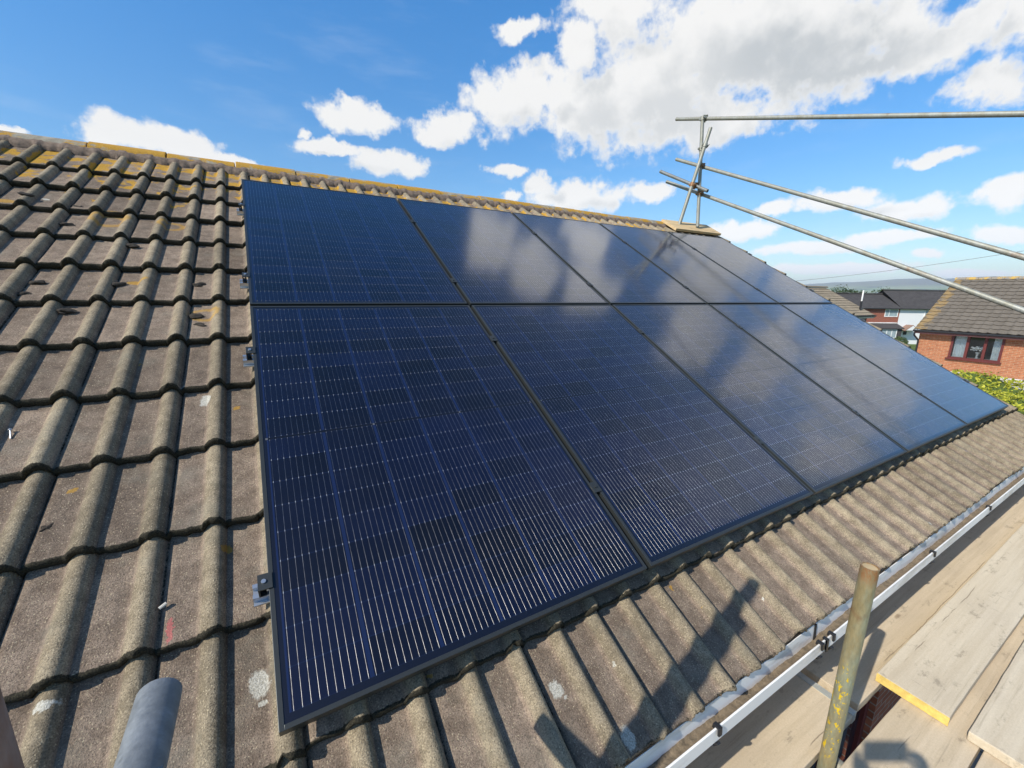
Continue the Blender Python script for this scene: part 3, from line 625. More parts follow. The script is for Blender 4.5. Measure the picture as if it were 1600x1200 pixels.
def end_clamp(u, s):
    root = thing('end_clamp', '', 'clamp', rot=(TH, 0, 0))
    c = MB()
    c.box(min(0, s * .009), max(0, s * .009), -0.022, 0.022, 0.0005, 0.0045)
    e = -s * 0.021
    c.box(min(0, e), max(0, e), -0.022, 0.022, 0.0005, 0.0045)
    c.box(min(e, e - s * 0.004), max(e, e - s * 0.004), -0.022, 0.022, -0.034, 0.0045)
    c.box(min(e, e * .35), max(e, e * .35), -0.022, 0.022, -0.034, -0.030)
    bmesh.ops.remove_doubles(c.bm, verts=c.bm.verts, dist=1e-5)
    c.build('clamp_body', M['anod'], root)
    b = MB(); b.tube((-s * 0.011, 0, 0.0045), (-s * 0.011, 0, 0.0085), 0.0058, 12); b.tube((-s * 0.011, 0, -0.034), (-s * 0.011, 0, 0.0004), 0.0035, 8)
    b.build('bolt', M['alu'], root, smooth=True)
    return root
def mid_clamp():
    root = thing('mid_clamp', '', 'clamp', rot=(TH, 0, 0))
    c = MB(); c.box(-0.019, 0.019, -0.024, 0.024, 0.0005, 0.0042); c.box(-0.0095, -0.0070, -0.024, 0.024, -0.030, 0.0005); c.box(0.0070, 0.0095, -0.024, 0.024, -0.030, 0.0005)
    c.build('clamp_body', M['anod'], root, bevel=0.0005)
    b = MB(); b.tube((0, 0, 0.0042), (0, 0, 0.0085), 0.0060, 12); b.build('bolt', M['anod'], root, smooth=True)
    return root
CN = ['lowest', 'second lowest', 'second highest', 'topmost']
pe = end_clamp(0, 1)
for k, v in enumerate(RV):
    o = pe if k == 0 else copy_tree(pe)
    o.location = roof_pt(0, v); o['label'] = '%s black end clamp on the left edge of the solar panels' % CN[k]; o['group'] = 'end clamps along the panel edge'
pe2 = end_clamp(0, -1)
for k, v in enumerate(RV):
    o = pe2 if k == 0 else copy_tree(pe2)
    o.location = roof_pt(5 * PW + 4 * PG, v); o['label'] = '%s black end clamp on the far right edge of the solar panels' % CN[k]; o['group'] = 'end clamps along the panel edge'
pm = mid_clamp(); first = True
for i in range(1, 5):
    for k, v in enumerate(RV):
        o = pm if first else copy_tree(pm); first = False
        o.location = roof_pt(i * (PW + PG) - PG / 2, v); o['group'] = 'clamps between panel columns'
        o['label'] = '%s small black clamp in the gap between the %s and %s panel columns' % (CN[k], ORD[i - 1], ORD[i])

# loose bits on the tiles
def clump(u, v, r, nm, label, cat, material, group=None, flat=0.45):
    bm = bmesh.new(); bmesh.ops.create_icosphere(bm, subdivisions=3, radius=1.0)
    rs = random.Random(int(u * 1000 + v * 7919)); offs = [Vector((rs.uniform(-1, 1), rs.uniform(-1, 1), rs.uniform(-1, 1))) for _ in range(9)]
    for w in bm.verts:
        q = w.co.copy(); k = sum(math.sin(5 * q.dot(o) + 3 * o.x) for o in offs) * 0.075
        w.co = Vector((q.x * (1.3 + k), q.y * (0.75 + k), q.z * flat + k * 0.5)) * r
    b = MB(); b.bm.free(); b.bm = bm
    o = b.build(nm, material, smooth=True, loc=roof_pt(u, v, -0.112 + r * flat * 0.5 + roll_h(u)), rot=(TH, 0, rs.uniform(-.6, .6)))
    return tag(o, label, cat, group)
M['moss'] = plain('dry_dark_moss', (0.045, 0.036, 0.026), 0.95, var=0.5, scale=80, bump=1.0, bscale=200)
MC = [(-0.813, 2.102), (-0.829, 1.99), (-0.537, 2.088), (-0.223, 2.098), (-0.226, 1.807), (-0.679, 1.861), (-0.824, 2.724), (-0.53, 2.967), (-0.531, 2.506), (-0.831, 2.966), (-0.242, 0.732), (-0.211, 1.731), (-1.026, 3.008), (-0.522, 0.741)]
order = sorted(range(len(MC)), key=lambda i: MC[i][1])
for n_, i in enumerate(order):
    u, v = MC[i]
    clump(u, v, 0.022 if v > 1 else 0.014, 'moss_clump', 'small dark clump of dry moss lying beside a tile roll on the left roof', 'moss', M['moss'], 'loose moss clumps on the tiles')
b = MB(); b.tube((0, 0, 0), (0, 0.034, 0.004), 0.0022, 8); b.tube((0, 0.034, 0.004), (0, 0.038, 0.0045), 0.005, 10)
tag(b.build('screw', M['alu'], loc=roof_pt(-0.679, 1.115, -0.108), rot=(TH, 0, 0.25)), 'small silver screw lying on a tile at the left', 'screw')
b = MB(); b.tube((0, 0, 0), (0.016, 0.006, 0.003), 0.0045, 8)
tag(b.build('pebble', plain('pale_stone', (0.55, 0.52, 0.45), 0.9), loc=roof_pt(-0.252, 0.405, -0.095), rot=(TH, 0, 0.25), smooth=True, bevel=0.001), 'tiny pale stone in the gutter between two tile rolls', 'stone')

# ------------------------------------------------------------------ scaffolding by the eaves
def coupler(parent, c1, a, c2, b, material):
    """two short collars bolted together: one grips the tube along a at c1, the other the tube along b at c2"""
    c1 = Vector(c1); c2 = Vector(c2); a = Vector(a).normalized(); b = Vector(b).normalized(); n = (c2 - c1).normalized()
    k = MB()
    k.tube(c1 - a * 0.026, c1 + a * 0.026, 0.0310, 14); k.tube(c2 - b * 0.026, c2 + b * 0.026, 0.0310, 14)
    k.tube(c1 + n * 0.02, c2 - n * 0.02, 0.022, 8)
    for c, d_ in ((c1, a), (c2, b)):
        s_ = d_.cross(n).normalized()
        for sg in (-1, 1):
            k.tube(c + s_ * sg * 0.028, c + s_ * sg * 0.046, 0.016, 8)
        k.tube(c + s_ * 0.040 - n * 0.035, c + s_ * 0.040 + n * 0.040, 0.0065, 8); k.tube(c + s_ * 0.040 - n * 0.036, c + s_ * 0.040 - n * 0.022, 0.0125, 6)
    return k.build('coupler', material, parent, smooth=True)
def pole(name, p0, p1, material, label, cat='scaffold tube', group=None, plug=None):
    p0 = Vector(p0); p1 = Vector(p1)
    n = max(1, int((p1 - p0).length / 0.4))
    o = MB().tube(p0 - p1, (0, 0, 0), 0.02415, 24, wall=0.004, rings=n).build(name, material, smooth=True, loc=p1)
    tag(o, label, cat, group)
    if plug: MB().tube((0, 0, -0.012), (0, 0, -0.003), 0.0200, 20).build('plug', plug, o)
    return o
def at(p0, p1, z=None, y=None):
    p0 = Vector(p0); p1 = Vector(p1); f = (z - p0.z) / (p1.z - p0.z) if z is not None else (y - p0.y) / (p1.y - p0.y)
    return p0.lerp(p1, f), (p1 - p0).normalized()
def child_coupler(o, q1, q2, material):
    (c1, a), (c2, b) = q1, q2
    return coupler(o, c1 - o.location, a, c2 - o.location, b, material)
SG = 'scaffold tubes round the roof'
PA = pole('scaffold_standard', (1.638, -0.44, -3.17), (1.634, -0.44, 0.108), M['galv_yellow'], 'lichen stained upright scaffold pole with yellow paint flecks beside the gutter', 'scaffold pole', SG, M['plug'])
PB = pole('scaffold_standard', (-0.176, -0.428, -3.17), (-0.174, -0.428, 1.40), M['galv_rusty'], 'rusty upright scaffold pole at the bottom left corner', 'scaffold pole', SG)
PC = pole('scaffold_standard', (-0.210, -0.4645, -3.17), (-0.208, -0.4645, 1.22), M['galv_dark'], 'second upright scaffold pole lapped beside the rusty one at left', 'scaffold pole', SG)
TA = pole('scaffold_transom', (-0.103, -0.86, 0.42), (-0.1035, -0.2575, 0.42), M['galv_blue'], 'short grey scaffold tube with open end pointing at the roof, bottom left', 'scaffold tube', SG)
child_coupler(TA, (Vector((-0.103, -0.423, 0.42)), Vector((0, 1, 0))), (Vector((-0.174, -0.428, 0.42)), Vector((0, 0, 1))), M['galv_dark'])
for x, m_ in ((0.35, 'galv'), (1.715, 'galv_pale'), (2.75, 'galv'), (4.1, 'galv'), (5.4, 'galv')):
    t_ = pole('scaffold_transom', (x, -1.55, -0.7425), (x, -0.12, -0.7425), M[m_], 'scaffold cross tube carrying the boards under the deck%s' % {0.35: ' at its near end', 1.715: ' next to the yellow flecked pole', 2.75: ' beneath the yellow board end', 4.1: ' in its far half', 5.4: ' at its far end'}[x], 'scaffold tube', SG)
pole('scaffold_ledger', (-1.0, -0.49, -0.791), (6.5, -0.49, -0.791), M['galv'], 'long scaffold ledger tube running under the boards', 'scaffold tube', SG)
def board(x0, x1, y0, y1, ztop, material, label, end0=None, end1=None, tilt=0.0):
    L = x1 - x0
    b = MB(); b.box(0, L, -(y1 - y0) / 2, (y1 - y0) / 2, -0.038, 0)
    bmesh.ops.subdivide_edges(b.bm, edges=[e for e in b.bm.edges if abs(e.verts[0].co.x - e.verts[1].co.x) > 0.1], cuts=int(L / 0.08))
    rs = random.Random(int(x0 * 100 + y0 * 1000))
    for w in b.bm.verts:
        w.co.y += 0.0022 * math.sin(w.co.x * 3.1 + rs.random() * 0.6 + y0 * 9) + rs.uniform(-.0009, .0009); w.co.z += 0.0015 * math.sin(w.co.x * 2.3 + y0 * 20)
    o = b.build('scaffold_board', material, loc=(x0, (y0 + y1) / 2, ztop), rot=(0, 0, tilt), bevel=0.003)
    tag(o, label, 'scaffold board', 'scaffold boards')
    w = (y1 - y0) / 2
    for e, xa, xb in ((end0, -0.004, 0.0), (end1, L, L + 0.004)):
        if e == 'yellow':
            c = MB(); c.box(xa - 0.0005, xb + 0.001, -w, w, -0.037, -0.001); c.build('painted_end', M['yellow_end'], o)
        elif e == 'band':
            c = MB(); c.box(min(xa, xa * 6.5 if xa < 0 else xa), xb, -w - .001, w + .001, -0.039, 0.001) if False else None
            s = 1 if xa < 0 else -1; X = 0 if xa < 0 else L
            c = MB(); c.box(min(X - .0015 * s, X + .03 * s), max(X - .0015 * s, X + .03 * s), -w - .0022, w + .0022, -0.0405, 0.0018); c.build('end_band', M['band'], o)
    return o
board(-0.9, 1.945, -0.408, -0.183, -0.68, M['board'], 'weathered scaffold board under the gutter nearest the camera', None, 'band')
board(1.99, 6.3, -0.402, -0.177, -0.68, M['board'], 'weathered scaffold board under the gutter stretching to the far end')
board(-0.9, 6.0, -0.697, -0.472, -0.681, M['board'], 'weathered lower scaffold board with the gap beside the yellow flecked pole')
board(-0.9, 2.05, -0.932, -0.707, -0.68, M['board_pale'], 'pale lower scaffold board at the bottom right corner')
board(2.07, 6.0, -0.932, -0.707, -0.68, M['board'], 'lower scaffold board mostly hidden beneath the pale board at right')
board(-1.0, 3.0, -1.167, -0.942, -0.68, M['board'], 'scaffold board behind the camera position, third from the wall')
board(-1.0, 3.0, -1.402, -1.177, -0.68, M['board'], 'outermost scaffold board the photographer stands on')
board(2.187, 6.1, -0.612, -0.387, -0.6405, M['board_pale'], 'pale top scaffold board with a yellow painted end', 'yellow')
board(2.178, 6.0, -0.888, -0.661, -0.6405, M['board_pale'], 'pale top scaffold board at the right edge, beyond the brown strip', 'band' if False else None)

# ------------------------------------------------------------------ ridge scaffold
rb = MB(); rb.box(-0.48, 0.48, -0.16, 0.16, 0.0, 0.034)
rbo = rb.build('foot_board', wood('new_sawn_plank', (0.62, 0.46, 0.26), (0.50, 0.36, 0.19), 0.15), bevel=0.003, loc=roof_pt(5.575, 3.885, -0.062), rot=(TH, 0, R(-2)))
tag(rbo, 'tan wooden foot board lying on the roof ridge under two scaffold poles', 'plank')
V1 = pole('scaffold_standard', (5.640, 3.34, 1.915), (5.655, 3.45, 3.40), M['galv_pale'], 'upright scaffold pole standing on the ridge foot board', 'scaffold pole', SG)
V2 = pole('scaffold_standard', (5.345, 3.43, 1.915), (5.672, 3.315, 3.222), M['galv_pale'], 'leaning scaffold pole crossing in front of the upright on the ridge', 'scaffold pole', SG)
T1 = pole('guard_rail', (5.703, -0.60, 2.168), (5.703, 3.948, 3.532), M['galv_pale'], 'topmost scaffold rail running level across the sky to the right edge', 'scaffold tube', SG)
T2 = pole('guard_rail', (5.703, -0.60, 0.957), (5.703, 3.882, 2.960), M['galv_pale'], 'middle of the three sloping scaffold rails above the gable', 'scaffold tube', SG)
T3 = pole('guard_rail', (5.703, -0.60, 0.539), (5.703, 4.030, 2.674), M['galv_pale'], 'lowest sloping scaffold rail passing in front of the neighbouring roof', 'scaffold tube', SG)
T4 = pole('bracing_tube', (5.60, 3.205, 2.372), (5.51, 4.000, 2.788), M['galv_dark'], 'short dark scaffold tube clamped to the leaning pole on the ridge', 'scaffold tube', SG)
PD = pole('scaffold_standard', (5.755, -0.50, -3.17), (5.755, -0.50, 2.7), M['galv'], 'upright scaffold pole beyond the right edge carrying the rail ends', 'scaffold pole', SG)
v1 = ((5.640, 3.34, 1.915), (5.655, 3.45, 3.40)); v2 = ((5.345, 3.43, 1.915), (5.672, 3.315, 3.222))
t1 = ((5.703, -0.60, 2.168), (5.703, 3.948, 3.532)); t2 = ((5.703, -0.60, 0.957), (5.703, 3.882, 2.960)); t3 = ((5.703, -0.60, 0.539), (5.703, 4.030, 2.674)); t4 = ((5.60, 3.205, 2.372), (5.51, 4.000, 2.788))
child_coupler(V1, at(*t1, y=3.445), at(*v1, z=3.375), M['galv_pale'])
child_coupler(V2, at(*v1, z=2.975), at(*v2, z=2.995), M['galv_pale'])
child_coupler(V1, at(*t2, y=3.41), at(*v1, z=2.745), M['rust'])
child_coupler(V2, at(*t4, y=3.40), at(*v2, z=2.475), M['rust'])
child_coupler(V1, at(*t3, y=3.385), at(*v1, z=2.375), M['rust'])
cb = MB()
A_ = Vector((36.3, 16.1, 2.2)); B_ = Vector((39.6, 5.2, 3.95)); D_ = (B_ - A_)
pts = [A_ + D_ * s + Vector((0, 0, 0.55 * (s * s - s))) for s in np.linspace(-1.2, 2.2, 30)]
for a, b in zip(pts[:-1], pts[1:]): cb.tube(a, b, 0.011, 6)
tag(cb.build('overhead_cable', plain('cable', (0.12, 0.12, 0.12), 0.6), smooth=True), 'thin overhead cable crossing the sky above the far roofs', 'cable')

# ------------------------------------------------------------------ neighbouring houses
def roof_slope(name, L, S, pitch_tile, gauge, material, parent, origin, rotz, pitch, roll=0.03, both=False):
    """tiled slope: local x along the eave (length L), y up the slope (length S); built course by course"""
    nx = int(L / pitch_tile * 4) + 1; xs = np.linspace(0, L, nx); h = roll * np.clip(np.cos(2 * np.pi * xs / pitch_tile), 0, 1)
    V = []; F = []; mo = []; ti = []; rs = np.random.RandomState(int(L * 100)); nc = int(math.ceil(S / gauge))
    for k in range(nc):
        v0 = k * gauge; v1 = min(S, v0 + gauge + 0.02); base = len(V); j = rs.uniform(-.008, .008, nx); tr = rs.rand(nx // 4 + 2)
        for vv, nn, ms in ((v0 + 0.005, 0.0, 1.0), (v0, 0.036, 0.6), (v0 + 0.03, 0.038, 0.0), (v1, 0.006, 0.0)):
            for i in range(nx): V.append((xs[i], vv + j[i] * (vv < v0 + 0.02), nn + h[i])); mo.append(ms); ti.append(tr[i // 4])
        for r in range(3):
            for i in range(nx - 1): a = base + r * nx + i; F.append((a, a + 1, a + nx + 1, a + nx))
    o = np_mesh(name, V, F, material, parent, {'roll': [0.3] * len(V), 'moss': mo, 'tile': ti}, smooth=False)
    o.rotation_euler = (pitch, 0, rotz); o.location = origin
    return o
def far_tile(name, c1, c2, lich=0.0):
    m, t, b = mat(name); p = t.obj(); tid = t.attr('tile'); moss = t.attr('moss'); n = t.noise(p, 6, 6, 0.65); n2 = t.noise(p, 40, 4, 0.7); x, y, z = t.sep(p)
    c = t.mix(t.rng(t.m('ADD', t.m('MULTIPLY', tid, 0.25), t.m('MULTIPLY', n, 0.6)), 0.15, 0.75), (*c1, 1), (*c2, 1))
    k = t.rng(n2, 0.25, 0.75, 0.8, 1.2, smooth=False); c = t.mix(1.0, c, t.xyz(k, k, k), 'MULTIPLY')
    if lich:
        e = t.rng(x, lich - 0.75, lich - 0.1, 0.0, 0.30)
        c = t.mix(t.m('MULTIPLY', t.rng(t.m('ADD', t.noise(t.v('ADD', p, (5, 3, 0)), 3.5, 6, 0.65), e), 0.66, 0.78), 0.65), c, (0.34, 0.22, 0.08, 1))
    c = t.mix(t.m('MULTIPLY', moss, 0.7), c, (0.04, 0.036, 0.03, 1))
    setp(t, b, col=c, rough=0.92, spec=0.2, normal=t.bump(n2, 0.4, 0.01)); return m
M['mahogany'] = plain('dark_mahogany_upvc', (0.115, 0.026, 0.022), 0.4, var=0.1)
M['bricks_orange'] = brick_mat('orange_brick', (0.40, 0.158, 0.075), (0.31, 0.108, 0.052), (0.42, 0.29, 0.18), 'yz')
M['net'] = plain('white_net_curtain', (0.80, 0.84, 0.83), 0.9, var=0.10, scale=9)
M['room'] = plain('dim_room_wall', (0.26, 0.32, 0.29), 0.9)
def glass_mat():
    m = bpy.data.materials.new('clear_pane'); m.use_nodes = True; t = NT(m.node_tree); t.n.clear()
    tr = t.new('ShaderNodeBsdfTransparent'); tr.inputs[0].default_value = (0.95, 0.98, 0.97, 1); gl = t.new('ShaderNodeBsdfGlossy'); gl.inputs['Roughness'].default_value = 0.03
    fr = t.new('ShaderNodeFresnel'); fr.inputs[0].default_value = 1.5; mx = t.new('ShaderNodeMixShader')
    t.l.new(t.m('ADD', t.m('MULTIPLY', fr.outputs[0], 1.3), 0.04, clamp=True), mx.inputs[0]); t.l.new(tr.outputs[0], mx.inputs[1]); t.l.new(gl.outputs[0], mx.inputs[2])
    o = t.new('ShaderNodeOutputMaterial'); t.l.new(mx.outputs[0], o.inputs[0]); return m
M['clear'] = glass_mat()

# --- brick bungalow at the right: wall faces -x at x = 28
XB = 28.0; YL, YR_ = 6.85, -4.2; ZE, ZG = -0.52, -3.3
bung = thing('bungalow', 'orange brick bungalow with grey tiled roof and mahogany window at the right', 'house', (XB, YL, ZG))
def LB(p): return Vector(p)
wy0, wy1, wz0, wz1 = 4.00, 5.68, -1.86, -0.66
w = MB()
for y0, y1, z0, z1 in ((wy1, YL, ZG, ZE), (YR_, wy0, ZG, ZE), (wy0, wy1, ZG, wz0), (wy0, wy1, wz1, ZE)): w.box(XB, XB + .28, y0, y1, z0, z1)
w.build('wall', M['bricks_orange'], bung, loc=-Vector(bung.location))
gw = MB(); gw.prism([(XB + .28, ZG), (XB + 8.0, ZG), (XB + 8.0, ZE), (XB + 4.0, 1.70), (XB + .28, ZE)], YL - .28, YL, axis='y')
gw.box(XB + 7.72, XB + 8.0, YR_, YL - .28, ZG, ZE); gw.build('gable_wall', M['brick'], bung, loc=-Vector(bung.location))
MB().box(XB - .03, XB - .002, YR_, YL + .01, ZG, -2.46).build('plinth', plain('grey_render', (0.52, 0.51, 0.49), 0.9), bung, loc=-Vector(bung.location))
pit = math.atan2(2.50, 4.35)
M['btile'] = far_tile('bungalow_tile', (0.130, 0.110, 0.086), (0.175, 0.150, 0.120), lich=11.20)
BR = roof_slope('roof', 11.20, 4.35 / math.cos(pit), 0.30, 0.335, M['btile'], bung, Vector((XB - .35, YR_ - 0.0, -0.58)) - bung.location, math.pi / 2, pit, 0.032)
# the slope built along +y: mirror so that its up direction climbs towards +x
BR.rotation_euler = (0, 0, 0); BR.matrix_local = Matrix.Translation(Vector((XB - .35, YR_, -0.58)) - bung.location) @ Matrix(((0, math.cos(pit), -math.sin(pit), 0), (1, 0, 0, 0), (0, math.sin(pit), math.cos(pit), 0), (0, 0, 0, 1)))
MB().poly([(XB + 4.0, YR_, 1.93), (XB + 8.4, YR_, -0.6), (XB + 8.4, YL + .17, -0.6), (XB + 4.0, YL + .17, 1.93)]).build('far_slope', M['btile'], bung, loc=-Vector(bung.location))
rg = MB(); y = YR_
while y < YL + 0.1:
    rg.prism([(XB + 4.0 + .14 * math.cos(t), 1.90 + .13 * math.sin(t)) for t in np.linspace(0, math.pi, 9)], y + .006, min(y + .45, YL + .17) - .006, axis='y'); y += .45
m_, t_, b_ = mat('bungalow_ridge'); p_ = t_.obj(); n_ = t_.noise(p_, 2.6, 6, 0.65)
setp(t_, b_, col=t_.mix(t_.rng(n_, 0.48, 0.56), (0.24, 0.21, 0.17, 1), (0.47, 0.30, 0.07, 1)), rough=0.9)
rg.build('ridge_tiles', m_, bung, loc=-Vector(bung.location))
MB().prism([(XB - .37, -0.58), (XB - .37, -0.65), (XB - .42, -0.68), (XB - .47, -0.65), (XB - .47, -0.58), (XB - .46, -0.58), (XB - .46, -0.64), (XB - .42, -0.665), (XB - .38, -0.64), (XB - .38, -0.58)], YR_, YL + .15, axis='y').build('gutter', M['black'], bung, loc=-Vector(bung.location))
MB().box(XB - .36, XB - .34, YR_, YL + .12, -0.76, -0.60).build('fascia', plain('pinkish_brown_fascia', (0.17, 0.07, 0.062), 0.5), bung, loc=-Vector(bung.location))
MB().box(XB - .34, XB - .001, YR_, YL + .12, -0.76, -0.745).build('soffit', M['mahogany'], bung, loc=-Vector(bung.location))
dp = MB()
P_ = [(XB - .43, YL + .08, -0.72), (XB - .40, YL + .08, -0.86), (XB - .09, YL - .02, -1.10), (XB - .07, YL - .03, -3.2)]
for a, b in zip(P_[:-1], P_[1:]): dp.tube(a, b, 0.036, 12)
dp.build('downpipe', M['black'], bung, smooth=True, loc=-Vector(bung.location))
wn = MB(); fx0, fx1 = XB - 0.03, XB + 0.06
mull = (wy0 + .56, wy0 + 1.12)
wn.box(fx0, fx1, wy0, wy1, wz0, wz0 + .10); wn.box(fx0, fx1, wy0, wy1, wz1 - .08, wz1)
for y in (wy0, wy1 - .085): wn.box(fx0, fx1, y, y + .085, wz0 + .10, wz1 - .08)
for y in mull: wn.box(fx0, fx1, y - .05, y + .05, wz0 + .10, wz1 - .08)
wn.box(fx0 - .09, fx0, wy0 - .06, wy1 + .06, wz0 - .02, wz0 + .045)
win = wn.build('window', M['mahogany'], bung, loc=-Vector(bung.location))
MB().poly([(XB + .02, wy1 - .05, wz0 + .06), (XB + .02, wy0 + .05, wz0 + .06), (XB + .02, wy0 + .05, wz1 - .05), (XB + .02, wy1 - .05, wz1 - .05)]).build('pane', M['clear'], win)
def curtain(y0, y1):
    n = 40; V = []; F = []
    for i in range(n + 1):
        y = y0 + (y1 - y0) * i / n; x = XB + .12 + .018 * math.sin(i * 1.3) + .008 * math.sin(i * 3.1)
        V += [(x, y, wz0 + .05), (x, y, wz1)]
        if i: a = (i - 1) * 2; F.append((a, a + 2, a + 3, a + 1))
    return np_mesh('curtain', V, F, M['net'], win)
curtain(wy0 + .09, wy0 + .34); curtain(wy1 - .53, wy1 - .10)
rm = MB(); rm.box(XB + .29, XB + 3.2, wy0 - .8, wy1 + .8, ZG, ZE)
for f_ in list(rm.bm.faces):
    if abs(f_.calc_center_median().x - (XB + .29)) < .01: rm.bm.faces.remove(f_)
rm.build('room', M['room'], bung, loc=-Vector(bung.location))
vs = MB(); prof = [(0.05, 0), (0.055, .02), (.03, .10), (.045, .18), (.075, .24), (.085, .28)]
for (r0, z0), (r1, z1) in zip(prof[:-1], prof[1:]): vs.tube((0, 0, z0), (0, 0, z1), r0, 20, r1=r1)
vo = vs.build('vase', plain('white_glazed_vase', (0.75, 0.75, 0.72), 0.25), smooth=True, loc=(XB + .18, (mull[0] + mull[1]) / 2 - .06, wz0 + .10))
tag(vo, 'white vase of pale flowers standing behind the bungalow window', 'vase')
fl = MB(); rs = random.Random(4)
for i in range(34):
    a = rs.uniform(0, 6.28); r_ = 0.23 * math.sqrt(rs.random()); c = Vector((r_ * math.cos(a) * .6, r_ * math.sin(a), .36 + .16 * rs.random() + .25 * r_ * 0))
    bmesh.ops.create_icosphere(fl.bm, subdivisions=1, radius=rs.uniform(.03, .05), matrix=Matrix.Translation(c))
fl.build('flowers', plain('pale_flowers', (0.88, 0.88, 0.84), 0.8), vo)
MB().box(XB + .07, XB + .30, wy0 + .02, wy1 - .02, wz0 + .085, wz0 + .10).build('inner_sill', M['upvc'], win)

# --- next bungalow in our own row
NX0, NX1 = 22.0, 40.2; NYR, NYE = 16.55, 13.0; NZR, NZE = 1.62, -0.40
nb = thing('bungalow', 'tan tiled bungalow beyond the far end of the solar roof with a flue pipe', 'house', (NX0, NYE, -3.3))
pn = math.atan2(NZR - NZE, NYR - NYE)
M['ntile'] = far_tile('tan_tile', (0.20, 0.165, 0.115), (0.30, 0.25, 0.18))
o = roof_slope('roof', NX1 - NX0, (NYR - NYE) / math.cos(pn), 0.30, 0.345, M['ntile'], nb, (0, 0, NZE + 3.3), 0, pn, 0.03)
MB().poly([(0, NYR - NYE, NZR + 3.32), (NX1 - NX0, NYR - NYE, NZR + 3.32), (NX1 - NX0, 2 * (NYR - NYE), NZE + 3.3), (0, 2 * (NYR - NYE), NZE + 3.3)]).build('far_slope', M['ntile'], nb)
MB().prism([(NYR - NYE + .13 * math.cos(t), NZR + 3.34 + .12 * math.sin(t)) for t in np.linspace(0, math.pi, 9)], 0, NX1 - NX0).build('ridge_tiles', M['ntile'], nb)
wb = MB(); wb.box(.2, NX1 - NX0 - .3, .35, 6.75, 0, 2.75); wb.prism([(.36, 2.75), (6.74, 2.75), (NYR - NYE, NZR + 3.1)], NX1 - NX0 - .58, NX1 - NX0 - .3)
wb.build('wall', brick_mat('brown_brick', (0.28, 0.11, 0.06), (0.22, 0.08, 0.045), (0.26, 0.22, 0.18)), nb)
MB().prism([(-.02, NZE + 3.31), (-.02, NZE + 3.20), (-.12, NZE + 3.20), (-.12, NZE + 3.31)], 0, NX1 - NX0).build('gutter', M['black'], nb)
MB().box(0, NX1 - NX0 - .05, -.01, .3, NZE + 3.10, NZE + 3.19).build('soffit', M['upvc'], nb)
MB().prism([(0.0, NZE + 3.12), (NYR - NYE, NZR + 3.14), (NYR - NYE, NZR + 3.30), (0.0, NZE + 3.29)], NX1 - NX0, NX1 - NX0 + .04).build('barge_board', M['mahogany'], nb)
fp = MB(); fp.tube((17.2, .62, 3.15), (17.2, .62, 3.95), 0.07, 12); f_ = fp.build('flue', M['black'], nb, smooth=True)
MB().tube((17.2, .62, 3.95), (17.2, .62, 4.75), 0.05, 12).build('flue_top', M['upvc'], f_, smooth=True)

# --- two-storey terrace across the way, facing the camera
ax = Vector((0.8645, -0.5026, 0)); ay = Vector((0.5026, 0.8645, 0))
TZ = -5.75
def terr(name, label, s0, s1, zr, ze, wallmat, roofmat, depth=7.2, base=Vector((74.226, 26.545, TZ))):
    root = thing(name, label, 'house', base + ax * s0, (0, 0, math.atan2(ax.y, ax.x)))
    L = s1 - s0
    w = MB(); w.box(0, L, .001, depth, 0, ze - TZ); w.prism([(0.001, ze - TZ), (depth, ze - TZ), (depth / 2, zr - TZ - .1)], L - .25, L); w.build('wall', wallmat, root)
    p = math.atan2(zr - ze, depth / 2 + .3)
    rf = roof_slope('roof', L + .12, (depth / 2 + .3) / math.cos(p), 0.33, 0.30, roofmat, root, (-.06, -.3, ze - TZ - .08), 0, p, 0.012)
    MB().poly([(-.06, depth / 2, zr - TZ), (L + .06, depth / 2, zr - TZ), (L + .06, depth + .3, ze - TZ - .1), (-.06, depth + .3, ze - TZ - .1)]).build('far_slope', roofmat, root)
    MB().prism([(depth / 2 + .14 * math.cos(t), zr - TZ + .02 + .11 * math.sin(t)) for t in np.linspace(0, math.pi, 9)], -.06, L + .06).build('ridge_tiles', roofmat, root)
    MB().prism([(-.32, ze - TZ - .04), (-.32, ze - TZ - .16), (-.42, ze - TZ - .16), (-.42, ze - TZ - .04)], 0, L).build('gutter', M['black'], root)
    return root
M['slate'] = far_tile('dark_grey_roof_tile', (0.060, 0.055, 0.054), (0.095, 0.088, 0.085))
tb = terr('terraced_house', 'dark roofed red brick terraced house with white window, behind the tan roof', -5.2, 5.75, 1.47, -0.52, brick_mat('deep_red_brick', (0.34, 0.10, 0.06), (0.27, 0.07, 0.045), (0.3, 0.22, 0.17)), M['slate'])
M['render'] = plain('white_render', (0.74, 0.74, 0.72), 0.85, var=0.05)
tw = terr('terraced_house', 'white rendered house with small gabled porch next to the red brick terrace', 5.78, 22.0, 2.05, -0.52, M['render'], M['slate'])
def tw_window(root, x0, x1, z0, z1, name='window', bars=(0.33,)):
    f = MB(); f.box(x0, x0 + .09, -.05, 0, z0, z1); f.box(x1 - .09, x1, -.05, 0, z0, z1); f.box(x0 + .09, x1 - .09, -.05, 0, z0, z0 + .1); f.box(x0 + .09, x1 - .09, -.05, 0, z1 - .08, z1)
    for q in bars: xx = x0 + (x1 - x0) * q; f.box(xx - .04, xx + .04, -.05, 0, z0 + .1, z1 - .08)
    o = f.build(name, M['upvc'], root); MB().box(x0 + .05, x1 - .05, -.02, -.012, z0 + .05, z1 - .04).build('pane', M['panelit'], o); return o
M['panelit'] = plain('painted_sky_sheen_pane', (0.30, 0.36, 0.38), 0.08, var=0.25, scale=1.5)  # pale sky reflection painted into the pane colour
o_ = -5.2
tw_window(tb, 3.62 - o_, 5.62 - o_ - .1, 3.96, 5.08)
